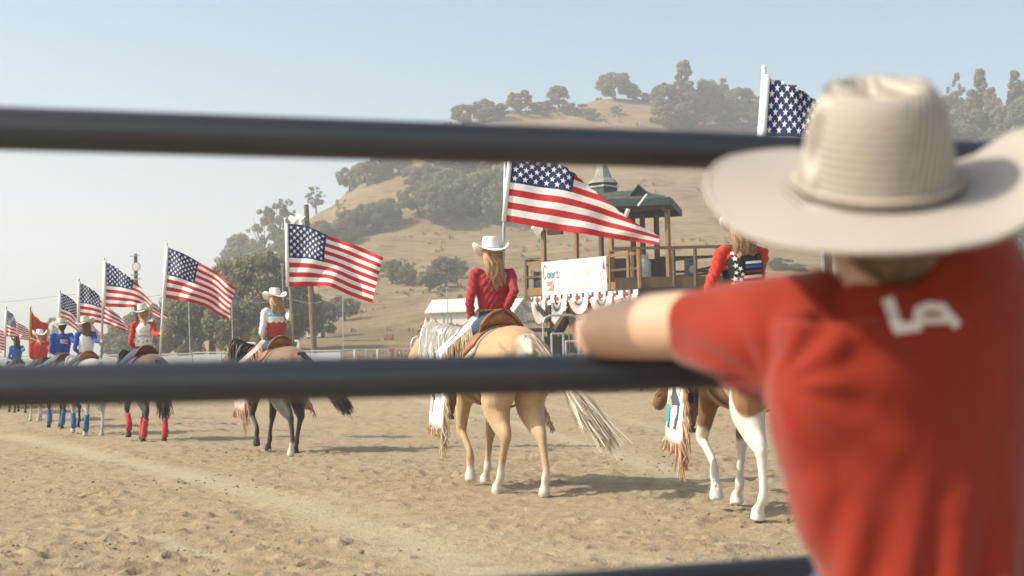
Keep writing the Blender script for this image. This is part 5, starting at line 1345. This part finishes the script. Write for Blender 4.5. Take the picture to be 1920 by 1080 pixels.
# --- near palomino and red shirted rider
C = G(936, 921); C = V((C.x, C.y, 0)); hd_ = R_(90+21)
h, LG = horse(C, hd_, 1.06, 'golden palomino horse with white mane and swishing cream tail, walking away', coat_palomino, ((.80,.78,.74),(.88,.87,.84)), ((.36,.30,.22),(.74,.66,.54)),
   [(.10,.20,.22,0), (-.06,-.22,-.26,0), (.06,-.16,-.22,.10), (.04,.12,.14,0)], neck_yaw=26, poll=(1.26, 1.50), tail_to=(-1.38, -.46, .50), voxel=.017, nmane=700)
saddle(h, 1.06, 'tan tooled western saddle with rolled cantle on the palomino', M_leather, M_pad1)
FN = dict(pole=((949, 246), (940, 640)), top=((963,256),(1010,282),(1060,311),(1120,358),(1180,410),(1239,441)), bot=((947,415),(1000,424),(1060,434),(1130,444),(1190,453),(1234,461)), d0=14.05, d1=13.7)
rn = rider(C, hd_, 1.03, 'red shirted woman with long wavy hair and white hat riding the palomino', M_redshirt, M_hat_w, M_hblond, chaps=ch_near, wide=1.08, belt=M_leather, horse_s=1.06, voxel=.009, hs=1.08, hair=('long', .34),
      hand_w=P(943, 592, 14.02), handL=(.20,.16,.06), elbL=(-.04,.25,.25), legL=((.33,.33,-.22), (.10,.42,-.72)), turn=-.15)
flag('large stars and stripes flag in the centre, drooping to a point before the stand', tip=.24, wave=.035, ph=.6, **FN)
# --- buckskin and turquoise vest rider
C = G(523, 850); C = V((C.x, C.y, 0)); hd_ = R_(90+31)
h, _ = horse(C, hd_, 1.05, 'brown buckskin horse with black lower legs and one white hind sock', coat_bay((.25,.15,.085), top=.95, white=True), ((.03,.025,.02),(.10,.08,.06)), ((.02,.02,.02),(.07,.065,.06)),
   [(-.10,-.22,-.24,0), (.16,.26,.24,0), (.12,-.06,-.10,.12), (.05,.14,.16,0)], neck_yaw=18, poll=(1.24,1.56), tail_to=(-1.10,-.55,.62))
saddle(h, 1.05, 'brown western saddle on the buckskin horse', M_leather, M_pad1)
rider(C, hd_, 1.03, 'woman in turquoise, white and red vest with long blond curls and white hat', M_whiteshirt, M_hat_w, M_hblond, vest=M_cvest, chaps=ch_mid, horse_s=1.05, hair=('long', .36), belt=M_leather_d,
      hand_w=P(548, 590, 20.9), voxel=.011, turn=.1)
flag('second largest waving stars and stripes flag, before the utility pole', ((535,412),(551,658)), ((539,419),(575,424),(613,441),(660,457),(720,484)), ((541,538),(590,536),(620,538),(655,553),(698,568)), 20.95, 20.7, wave=.11, ph=2.2, pole_r=.018, waves=1.6)
# --- white vest rider
C = G(272, 829); C = V((C.x, C.y, 0)); hd_ = R_(90+30)
h, _ = horse(C, hd_, 1.05, 'dark brown horse with four red leg wraps', coat_bay((.13,.075,.05), top=.8), ((.02,.02,.02),(.06,.05,.04)), ((.02,.02,.02),(.06,.05,.045)),
   [(.08,.18,.18,0), (-.06,-.14,-.16,0), (.06,-.04,-.06,.1), (.0,.08,.1,0)], poll=(1.2,1.5), wraps=(M_wrapr,)*4, tail_to=(-1.0,-.05,.5), voxel=.024)
saddle(h, 1.05, 'dark red brown saddle on the red wrapped horse', simple('oxblood_leather', (.13,.035,.03), .5, .4), M_pad2)
r = rider(C, hd_, 1.05, 'rider in white vest with stars and red sleeves under a cream hat', M_redsl, M_hat_c, M_hblond, vest=M_wvest, horse_s=1.05, hair=('braid', .30), hand_w=P(303, 626, 25.6), voxel=.013, hs=1.12, hat_up=.09, turn=-.5, yaw=-8)
vt = child(r, 'vest')
decal(vt, 'star', M_red, [starpoly(-.03, .24, .024)]); decal(vt, 'star', M_navy, [starpoly(.045, .215, .017)]); decal(vt, 'star', M_navy, [starpoly(-.105, .245, .017)]); decal(vt, 'star', M_navy, [starpoly(.11, .24, .015)])
bvv = BVHTree.FromPolygons([v.co.copy() for v in vt.data.vertices], [tuple(p.vertices) for p in vt.data.polygons])
def onv(x, z):
    h_ = bvv.ray_cast(V((-1, -x, z)), V((1, 0, 0))); return (h_[0] if h_[0] is not None else V((-.12, -x, z)))-V((.004, 0, 0))
M_vt = simple('faded_blue_print', (.18, .26, .36), .7)
text_mesh('AMERICA', .062, M_vt, vt, 'lettering', lambda x, z: onv(x+.0, .305+z))
text_mesh('MISS', .05, simple('faded_rose_print', (.50, .33, .31), .7), vt, 'lettering', lambda x, z: onv(x+.01, .385+z), .2)
flag('stars and stripes flag with curled lower corner on a white pole, third from the right', ((312,458),(300,668)), ((315,464),(345,476),(372,492),(405,510),(445,541)), ((309,559),(345,564),(380,573),(405,588),(430,602)), 25.6, 25.4, wave=.17, ph=4.2, pole_r=.022, waves=1.3, pmat=M_white)
# --- white vest, blue sleeves, grey horse
C = G(163, 816); C = V((C.x, C.y, 0)); hd_ = R_(90+30)
h, _ = horse(C, hd_, 1.04, 'white grey horse with blue wraps on its legs', coat_grey, ((.5,.48,.44),(.75,.72,.68)), ((.5,.48,.44),(.75,.72,.68)),
   [(.06,.12,.12,0), (-.04,-.1,-.1,0), (0,-.02,-.02,.04), (.02,.06,.06,0)], poll=(1.2,1.5), wraps=(M_wrapb, None, M_wrapb, M_wrapb), tail_to=(-.98,0,.55), voxel=.026)
saddle(h, 1.04, 'pale padded saddle on the white grey horse', M_leather, M_pad1)
rider(C, hd_, 1.0, 'rider in white vest and blue sleeves with brown hair under a tilted cream hat', M_bluesh, M_hat_c, M_hbrown, vest=M_wvest, horse_s=1.04, hair=('long', .30), hand_w=P(192, 641, 29.2), voxel=.014, hs=1.15, turn=-.6, yaw=-10)
flag('stars and stripes flag on the dark pole held by the blue sleeved rider', ((195,486),(190,672)), ((198,489),(232,510),(262,536),(290,572),(313,595)), ((197,575),(228,576),(255,577),(280,588),(305,600)), 29.25, 29.0, tip=.35, wave=.05, ph=1.2, pole_r=.022)
# --- blue shirt, dark horse
C = G(118, 803); C = V((C.x, C.y, 0)); hd_ = R_(90+34)
h, _ = horse(C, hd_, 1.06, 'dark grey horse with light blue front wraps under the broad blue shirted rider', coat_bay((.075,.06,.055), top=.7), ((.02,.02,.02),(.05,.05,.05)), ((.02,.02,.02),(.05,.05,.05)),
   [(.1,.18,.18,0), (-.08,-.14,-.14,0), (0,0,0,0), (.04,.08,.08,0)], poll=(1.2,1.5), wraps=(M_wrapb, None, M_wrapb, None), voxel=.028)
saddle(h, 1.06, 'dark saddle with pale cantle binding on the dark grey horse', M_leather_d, M_pad2)
r = rider(C, hd_, 1.15, 'broad rider in royal blue shirt with a small flag patch on the back', M_bluesh, M_hat_c, M_hdark, horse_s=1.06, hair=('braid', .12), hand_w=P(143, 637, 33.4), voxel=.016, hs=1.05, wide=1.15, turn=-.35, jeans=cloth('grey_jeans', (.14,.17,.21), 10), legL=((.3,.36,-.2),(.1,.42,-.66)))
sh_ = child(r, 'shirt'); pt = decal(sh_, 'patch', simple('patch_white', (.66,.62,.62), .7), stripq(-.10, .07, .345, .435, 8, .02), off=.006)
for i in range(3): decal(sh_, 'patch_stripe', simple('patch_rose', (.52,.30,.32), .7), stripq(-.10, .01, .355+.027*i, .367+.027*i, 6, .02), off=.009, parent=pt)
flag('stars and stripes flag held by the broad blue shirted rider, partly behind the darker pole', ((147,524),(150,660)), ((149,528),(172,541),(193,562),(215,585),(238,608)), ((148,602),(172,604),(195,607),(218,614),(238,621)), 33.3, 33.2, tip=.45, wave=.05, ph=3, pole_r=.025)
# --- red shirt
C = G(76, 790); C = V((C.x, C.y, 0)); hd_ = R_(90+30)
h, _ = horse(C, hd_, 1.04, 'pale cream horse under the stout red shirted rider', coat_grey, ((.5,.48,.44),(.75,.72,.68)), ((.5,.48,.44),(.7,.66,.6)), [(.08,.14,.14,0), (-.06,-.12,-.12,0), (0,0,0,0), (.04,.06,.06,0)], poll=(1.2,1.5), voxel=.03)
saddle(h, 1.04, 'saddle on the pale cream horse', M_leather, M_pad1)
rider(C, hd_, 1.12, 'stout rider in red shirt with pale braid and white hat', M_redsl, M_hat_w, M_hblond, horse_s=1.04, hair=('braid', .36), hand_w=P(108, 668, 38.5), voxel=.018, wide=1.25, hs=1.05, hat_up=.10)
flag('stars and stripes flag hanging behind the tilted cream hat', ((112,546),(112,664)), ((113,549),(128,556),(145,570),(168,600),(192,630)), ((112,604),(128,609),(148,624),(168,636),(191,643)), 38.4, 39, wave=.09, ph=.4, pole_r=.028)
# --- blue shirt with maroon hat
C = G(32, 781); C = V((C.x, C.y, 0)); hd_ = R_(90+28)
h, _ = horse(C, hd_, 1.03, 'dark horse under the maroon hatted rider', coat_bay((.10,.07,.05), top=.7), ((.02,.02,.02),(.05,.05,.05)), ((.02,.02,.02),(.05,.05,.05)), [(.08,.14,.14,0), (-.06,-.12,-.12,0), (0,0,0,0), (.04,.06,.06,0)], poll=(1.2,1.5), voxel=.03)
saddle(h, 1.03, 'brown saddle under the maroon hatted rider', M_leather_d, M_pad1)
rider(C, hd_, 1.02, 'rider in bright blue shirt with dark hair and maroon hat', cloth('cyan_blue_shirt', (.02,.14,.42)), M_hat_r, M_hdark, horse_s=1.03, hair=('long', .18), hand_w=P(52, 660, 44), voxel=.018, hs=1.0, hat_up=.1)
t = NT('orange_banner_cloth'); uv = t.n('ShaderNodeUVMap'); sp = t.n('ShaderNodeSeparateXYZ'); t.l(uv.outputs[0], sp.inputs[0]); U, Vv = sp.outputs[0], sp.outputs[1]
edge = t.math('GREATER_THAN', t.math('ABSOLUTE', t.math('SUBTRACT', U, .5)), .465); edge2 = t.math('GREATER_THAN', t.math('ABSOLUTE', t.math('SUBTRACT', Vv, .5)), .455)
dx_ = t.math('SUBTRACT', U, .52); dy_ = t.math('MULTIPLY', t.math('SUBTRACT', Vv, .62), .7); rr_ = t.math('SQRT', t.math('ADD', t.math('MULTIPLY', dx_, dx_), t.math('MULTIPLY', dy_, dy_)))
c = t.mix(t.math('MAXIMUM', edge, edge2), (.50, .045, .02), (.72, .42, .06)); c = t.mix(t.math('MULTIPLY', t.math('LESS_THAN', rr_, .13), t.math('GREATER_THAN', rr_, .07)), c, (.75, .48, .1))
c = t.mix(t.math('MULTIPLY', t.math('GREATER_THAN', Vv, .84), t.math('LESS_THAN', Vv, .90)), c, (.75, .66, .6)); t.base(c, .7, .3); M_orange = t.m
flag('orange red flag with gold edge and emblem, the only one without stars', ((57,576),(55,664)), ((58,581),(66,592),(76,601),(90,606)), ((56,641),(66,644),(78,647),(89,649)), 44.0, 44.2, wave=.05, ph=1, pole_r=.03, mat=M_orange, sleeve=False, pmat=simple('gold_pole', (.35,.24,.08), .5))
# --- leftmost rider cut by the frame
C = G(-14, 776); C = V((C.x, C.y, 0)); hd_ = R_(90+28)
h, _ = horse(C, hd_, 1.03, 'chestnut horse cut by the left edge of the photo', coat_bay((.2,.11,.06), top=.5), ((.05,.03,.02),(.1,.07,.05)), ((.05,.03,.02),(.1,.07,.05)), [(.08,.14,.14,0), (-.06,-.12,-.12,0), (0,0,0,0), (.04,.06,.06,0)], poll=(1.2,1.5), voxel=.032)
saddle(h, 1.03, 'brown saddle on the chestnut horse at the left edge', M_leather_d, M_pad1)
rider(C, hd_, 1.02, 'rider in dark blue shirt cut by the left edge, one arm showing', M_blacks, M_hat_w, M_hbrown, horse_s=1.03, hair=('braid', .2), hand_w=P(8, 666, 48.5), voxel=.02)
flag('small stars and stripes flag with a folded corner, leftmost whole flag', ((12,576),(9,670)), ((12.5,581),(26,593),(38,608),(53,615)), ((10,630),(24,632),(38,635),(52,638)), 48.6, 48.4, wave=.12, ph=5.0, pole_r=.03, waves=1.8)
flag('stars and stripes flag at the left photo edge, only its fly end showing', ((-38,596),(-40,690)), ((-37,600),(-24,608),(-8,617),(9,622)), ((-38,648),(-22,650),(-6,653),(7,657)), 53, 53, wave=.08, ph=2.0, pole_r=.03)
# --- paint horse at the right
C = G(1411, 963); C = V((C.x, C.y, 0)); hd_ = R_(90+11)
h, _ = horse(C, hd_, 1.05, 'brown and white paint horse walking away, half hidden by the boy', coat_paint, ((.10,.07,.05),(.3,.2,.12)), ((.3,.22,.15),(.7,.66,.6)),
   [(.10,.02,.06,0), (-.06,-.16,-.2,0), (.16,-.10,-.20,.10), (.02,.08,.1,0)], neck_yaw=16, poll=(1.20,1.22), tail_to=(-1.1,-.2,.5), voxel=.017)
saddle(h, 1.05, 'tan saddle with hanging straps on the paint horse', M_leather, M_pad1)
r = rider(C, hd_, 1.03, 'rider with red sleeves and black vest of white stars and stripes', M_redsl, M_hat_w, M_hcurl, vest=M_bvest, seat_z=1.475, hs=.92, chaps=ch_right, horse_s=1.05, hair=('long', .20), hand_w=P(1399, 560, 11.8), voxel=.009, legL=((.33,.33,-.22), (.12,.42,-.74)), handL=(.22,.22,.10), elbL=(-.06,.30,.24))
vt = child(r, 'vest')
for i, (cy, cz, rr) in enumerate(((.098,.475,.025), (.095,.42,.024), (.062,.395,.022), (.09,.365,.020), (.045,.35,.019), (.10,.315,.026), (.058,.31,.025), (.105,.52,.02))): decal(vt, 'star', M_white, [starpoly(cy, cz, rr, i*.3)], off=.007)
M_bs = simple('blue_stripe', (.03, .12, .42), .6); M_rs = simple('dark_red_stripe', (.30, .03, .03), .6)
for y1, z0, z1, mt in ((.02,.43,.45,M_white), (.02,.395,.42,M_bs), (.02,.36,.378,M_rs), (.035,.318,.340,M_white), (.125,.268,.290,M_white), (.125,.222,.242,M_white)):
    decal(vt, 'stripe', mt, stripq(y1, -.125, z0, z1, 14, .012), off=.006)
flag('stars and stripes flag with white sleeve rising behind the straw hat', ((1433,130),(1402,560)), ((1441,141),(1484,158),(1536,182),(1600,225),(1680,290)), ((1426,352),(1480,352),(1540,360),(1610,372),(1690,390)), 11.85, 11.6, tip=.6, wave=.05, ph=2.9, pole_r=.019, pmat=M_white)
# ================================================================== THE RAIL FENCE IN FRONT
FA = V((-.691, 1.92, 0)); FD = V((.949, .3155, 0)).normalized()
t = NT('dark_pipe_paint'); co = t.coord(); t.base(t.mix(t.noise(30, 5, co), (.036, .042, .054), (.050, .056, .068)), .45, .6); t.bump(t.noise(150, 3, co), .08, .002); M_pipe = t.m
fr = empty('rail_fence', FA, math.atan2(FD.y, FD.x), 'dark painted pipe rail fence close to the camera, the boy leaning on it', 'fence')
for z in (2.24, 1.89, 1.54, 1.19, .860, .53, .21):
    bm = bmesh.new(); loft(bm, [(-3.4, 0, z), (6.2, 0, z)], .0302, n=28, side=(0,1,0)); obj('rail', bm, M_pipe, fr, True)
for x in (-2.6, 4.6):
    bm = bmesh.new(); loft(bm, [(x, .07, -.1), (x, .07, 2.34)], .045, n=20, side=(0,1,0)); obj('post', bm, M_pipe, fr, True)
    bm = bmesh.new(); ball(bm, (x, .07, 2.34), (.045,.045,.02), 16); obj('post_cap', bm, M_pipe, fr, True)

# ================================================================== THE BOY
kid = empty('person', P(1690, 900, 1.86)*1, 0, 'boy in red T-shirt with white letters and pale straw hat leaning on the rail', 'person'); K0 = V((P(1690, 900, 1.86).x, 1.86, 0)); kid.location = K0
def K(px, py, d): return P(px, py, d)-K0
bm = bmesh.new()          # body
nb_ = K(1658, 500, 1.84); hdc = K(1655, 398, 1.83)
sloft(bm, [K(1665,580,1.85), nb_, hdc], [.085,.056,.058], [.07,.055,.06], (1,0,0), 16, 10)
ball(bm, hdc+V((0,.01,.012)), (.078,.096,.11), 24); ball(bm, hdc+V((0,.05,-.05)), (.055,.055,.06), 16); ball(bm, hdc+V((0,.108,-.02)), (.014,.02,.02), 8)
for sx in (-1, 1): ball(bm, hdc+V((.080*sx,.005,-.015)), (.012,.022,.034), 10)
el = K(1116, 625, 2.185)
sloft(bm, [K(1500,600,1.90), K(1330,608,1.985), K(1200,614,2.12), el], [.055,.050,.048,.040], [.055,.052,.049,.042], (0,0,1), 16, 14)
hl = K(1500, 668, 2.30); hl.z = 1.245
fm = K(1300, 650, 2.21); fm.z = 1.25
sloft(bm, [el+V((-.006,0,0)), el+V((.03,.03,-.0)), fm, hl], [.036,.042,.038,.026], [.038,.042,.036,.022], (0,0,1), 14, 12)
hand(bm, hl+V((.05,.015,-.002)), V(FD), (-.3155,.949,0), .85)
sr = K(1862, 590, 1.87); er = K(1900, 800, 2.06); hr = K(1800, 700, 2.33); hr.z = 1.245
sloft(bm, [sr, sr.lerp(er, .5), er, er.lerp(hr, .5), hr], [.052,.048,.042,.036,.025], None, (1,0,0), 14, 14)
hand(bm, hr+V((-.045,0,0)), V((-1,.05,0)), (0,1,.1), .85)
sloft(bm, [K(1670,600,1.85), K(1690,800,1.86), K(1720,1080,1.84), K(1735,1300,1.82)], [.14,.13,.115,.12], [.085,.085,.08,.09], (1,0,0), 20, 12)
hipz = .80
for sx in (-1, 1):
    x0 = K(1735,1300,1.82).x+.065*sx
    sloft(bm, [(x0, -.03, hipz), (x0+.02*sx, .02, .44), (x0+.03*sx, -.02, .10), (x0+.03*sx, .0, .05)], [.075,.052,.038,.036], None, (1,0,0), 14, 12)
fuse('body', bm, .0065, 3, M_skin_kid, kid)
for nm_, nmat in (('short_hair', hm('boy_short_hair', (.16, .11, .075))),):
    bm = bmesh.new(); ball(bm, hdc+V((0,-.004,.03)), (.083,.098,.10), 24); ball(bm, hdc+V((0,-.05,-.035)), (.066,.046,.06), 20)
    fuse(nm_, bm, .007, 2, nmat, kid, post=lambda co, no: co+no*((fbm(co[:,0]*160, co[:,2]*60, 2, 5)-.5)*.006)[:, None])
# T-shirt
t = NT('red_cotton'); co = t.coord(); n1 = t.noise(5, 3, co, dist=.8); n2 = t.noise(420, 2, co)
t.base(t.mix(n1, (.235, .021, .010), (.29, .029, .013)), .9, .15); t.bump(t.math('ADD', t.math('MULTIPLY', n1, .5), t.math('MULTIPLY', n2, .05)), .35, .02); t.b.inputs['Sheen Weight'].default_value = .25; M_tee = t.m
bm = bmesh.new()
S_ = [(1664, 506, 1.842, 84, 0.06), (1668, 520, 1.845, 150, 0.075), (1701, 545, 1.85, 248, 0.088), (1705, 600, 1.855, 264, 0.102), (1697, 680, 1.86, 269, 0.112), (1695, 760, 1.865, 271, 0.115), (1705, 850, 1.865, 258, 0.112), (1717, 930, 1.86, 246, 0.108), (1733, 1010, 1.85, 229, 0.105), (1745, 1090, 1.845, 214, 0.105), (1757, 1210, 1.84, 214, 0.118), (1765, 1330, 1.84, 222, 0.128)]
sloft(bm, [K(a, b_, d) for a, b_, d, w, e in S_], [w/1400 for *_, w, e in S_], [e for *_, e in S_], (.949,.3155,0), 36, 40)
sloft(bm, [K(1600,650,1.86), K(1520,642,1.87), K(1420,634,1.92), K(1340,617,1.975), K(1291,608,2.01)], [.06,.075,.070,.057,.050], [.096,.094,.084,.063,.051], (0,1,.0), 24, 20)
sloft(bm, [K(1760,600,1.86), K(1825,580,1.90), K(1856,600,1.92), K(1876,680,1.95), K(1878,760,2.01)], [.055,.056,.057,.056,.058], [.055,.056,.057,.056,.058], (0,1,0), 24, 16)
LS, RS_, AP = K(1540,590,1.8), K(1840,560,1.8), K(1425,720,1.86)
def tee(co, no):
    """drape: pulls fanning out of the raised shoulder and armpit, soft gathers toward the waist"""
    x, y, z = co.T.astype(float); d = np.zeros(len(co))
    for cx, cz, fr, amp, rad, ph in ((AP.x, AP.z, 11, .0028, .20, .3), (LS.x+.02, LS.z+.01, 7, .0022, .16, 1.1)):
        an = np.arctan2(z-cz, x-cx); r_ = np.hypot(x-cx, z-cz)
        d += amp*np.sin(an*fr+ph+3*fbm(x*7, z*7, 2, 3))*np.exp(-((r_-.10)/rad)**2)*np.clip(r_/.04, 0, 1)
    low = sm(-.02, -.28, z-CAMH+.06); d += low*.0070*np.sin((x-.22*(z-1.0))*105+5*fbm(x*9, z*3, 2, 8))
    d += (fbm(x*16+z*8, z*22-x*10, 3, 12)-.5)*.006
    back = (no[:, 1] < .3); return co+no*(d*np.where(back, 1, .4))[:, None]
TEE = fuse('t_shirt', bm, .0062, 4, M_tee, kid, post=tee)
# the two letters printed across the shoulders
bvt = BVHTree.FromPolygons([v.co.copy() for v in TEE.data.vertices], [tuple(p.vertices) for p in TEE.data.polygons])
def onT(px, py):
    o_ = V((0, 0, CAMH))-K0; r_ = ray(px, py).normalized(); h_ = bvt.ray_cast(o_, r_)
    return (h_[0] if h_[0] is not None else K(px, py, 1.76))-r_*.0022
def pstroke(pts, w, nm, mat):
    q = []; 
    for a, b_ in zip(pts[:-1], pts[1:]):
        for i in range(10): q.append((a[0]+(b_[0]-a[0])*i/10, a[1]+(b_[1]-a[1])*i/10))
    q.append(pts[-1]); bm = bmesh.new(); L_ = []
    for i, p_ in enumerate(q):
        a, b_ = q[max(0, i-1)], q[min(len(q)-1, i+1)]; tx, ty = b_[0]-a[0], b_[1]-a[1]; n_ = math.hypot(tx, ty); nx, ny = -ty/n_*w/2, tx/n_*w/2
        L_.append([bm.verts.new(onT(p_[0]+nx*k_, p_[1]+ny*k_)) for k_ in (-1, -.33, .33, 1)])
    for i in range(len(q)-1):
        for j in range(3): bm.faces.new((L_[i][j], L_[i][j+1], L_[i+1][j+1], L_[i+1][j]))
    return bm
M_print = simple('white_print', (.78, .74, .72), .6, .3, .04, 30)
def join(*bms):
    out = bms[0]
    for b_ in bms[1:]:
        me_ = bpy.data.meshes.new('x'); b_.to_mesh(me_); b_.free(); out.from_mesh(me_); bpy.data.meshes.remove(me_)
    return out
o = obj('letter_l', join(pstroke([(1664,558),(1684,616)], 22, 0, 0), pstroke([(1676,617),(1722,611)], 20, 0, 0)), M_print, TEE); o.name = 'letter'
o = obj('letter', join(pstroke([(1720,620),(1722,582),(1745,573)], 17, 0, 0), pstroke([(1740,574),(1768,577),(1796,612)], 17, 0, 0), pstroke([(1722,601),(1782,600)], 13, 0, 0)), M_print, TEE)
# shorts, shoes
bm = bmesh.new(); hx_ = K(1735,1300,1.82).x
sloft(bm, [(hx_, -.01, .93), (hx_, -.02, .86), (hx_, -.03, .76)], [.135,.14,.13], [.10,.105,.10], (1,0,0), 20, 8)
for sx in (-1, 1): sloft(bm, [(hx_+.065*sx, -.03, .82), (hx_+.085*sx, .02, .46)], [.088,.092], None, (1,0,0), 16, 8)
fuse('shorts', bm, .01, 3, M_denim, kid)
for sx in (-1, 1):
    bm = bmesh.new(); x0 = hx_+.095*sx; sloft(bm, [(x0,-.06,.05), (x0,.0,.055), (x0,.08,.045), (x0,.15,.03)], [.034,.042,.045,.025], [.045,.05,.038,.022], (1,0,0), 14, 10); bx(bm, (x0,.045,.012), (.085,.21,.022)); obj('shoe', bm, M_black, kid, True)
# straw hat
t = NT('woven_straw'); co = t.coord(); sp = t.n('ShaderNodeSeparateXYZ'); t.l(co, sp.inputs[0]); X, Y, Z = sp.outputs
rad = t.math('SQRT', t.math('ADD', t.math('MULTIPLY', X, X), t.math('MULTIPLY', Y, Y)))
onbrim = t.math('GREATER_THAN', rad, .122)
ang = t.math('ARCTAN2', Y, X)
rows_ = t.math('SINE', t.math('MULTIPLY', t.math('ADD', Z, t.math('MULTIPLY', t.noise(6, 2, co), .008)), 620)); cols_ = t.math('SINE', t.math('MULTIPLY', t.math('ADD', Y, t.math('MULTIPLY', Z, .25)), 640))
bk = t.math('LESS_THAN', t.math('ABSOLUTE', t.math('ADD', ang, -2.75)), .85)
wv = t.mix(bk, cols_, rows_)
wv2 = t.math('SINE', t.math('MULTIPLY', rad, 1100)); wv3 = t.math('SINE', t.math('MULTIPLY', ang, 210))
w_c = t.math('MULTIPLY', t.math('ADD', t.mix(onbrim, wv, wv3), 1), .5)
f_ = t.math('MULTIPLY', w_c, t.mix(onbrim, (.80,.80,.80), (.25,.25,.25)))
f_ = t.math('ADD', f_, t.math('MULTIPLY', onbrim, .36)); c = t.mix(f_, (.22, .19, .16), (.60, .555, .50)); c = t.mix(t.math('MULTIPLY', t.noise(9, 4, co), .25), c, (.42, .37, .31))
t.base(c, .75, .3); t.bump(t.math('ADD', f_, t.math('MULTIPLY', wv2, .08)), .55, .004); M_straw = t.m
def brim_shape(phi):
    phi = (phi+math.pi) % (2*math.pi)-math.pi
    return .022*math.exp(-((phi-.9)/.6)**2)-.070*math.exp(-((phi+.85)/.55)**2)
hat = empty('hat', K(1644, 350, 1.825)); hat.parent = kid
hat.rotation_mode = 'QUATERNION'
hat.rotation_quaternion = (Matrix.Rotation(R_(90+10), 4, 'Z') @ Matrix.Rotation(R_(-22), 4, 'Y') @ Matrix.Rotation(R_(-8), 4, 'X')).to_quaternion()
brim, crown, band = hatmesh(1.0, shape=brim_shape, round_=.8, taper=.12, a=.096, b=.114, dent=.10, rnd=.13, hgt=.132, up=.090, drop=.004, bw=.116, nphi=96, nb=16, lean=-.05, sideup=(-.012, .062), crease=.046)
obj('brim', brim, M_straw, hat, True); obj('crown', crown, M_straw, hat, True); obj('hat_band', band, simple('straw_band', (.36,.31,.255), .8, .2, .15, 40), hat, True)
bm = bmesh.new(); q = []
for p_ in np.linspace(0, 2*math.pi, 97):
    c_, s_ = math.cos(p_), math.sin(p_); e = abs(s_)**2.2; rr = .116*(1+.12*abs(c_)**.6)*(1-(.04 if s_ > 0 else .12)*e); u_ = -.012 if s_ > 0 else .062
    q.append(((.114+rr)*c_, (.096+rr)*s_, u_*e-.004*c_*c_-.002+brim_shape(p_)))
loft(bm, q, .0042, n=6); obj('brim_wire', bm, M_straw, hat, True)
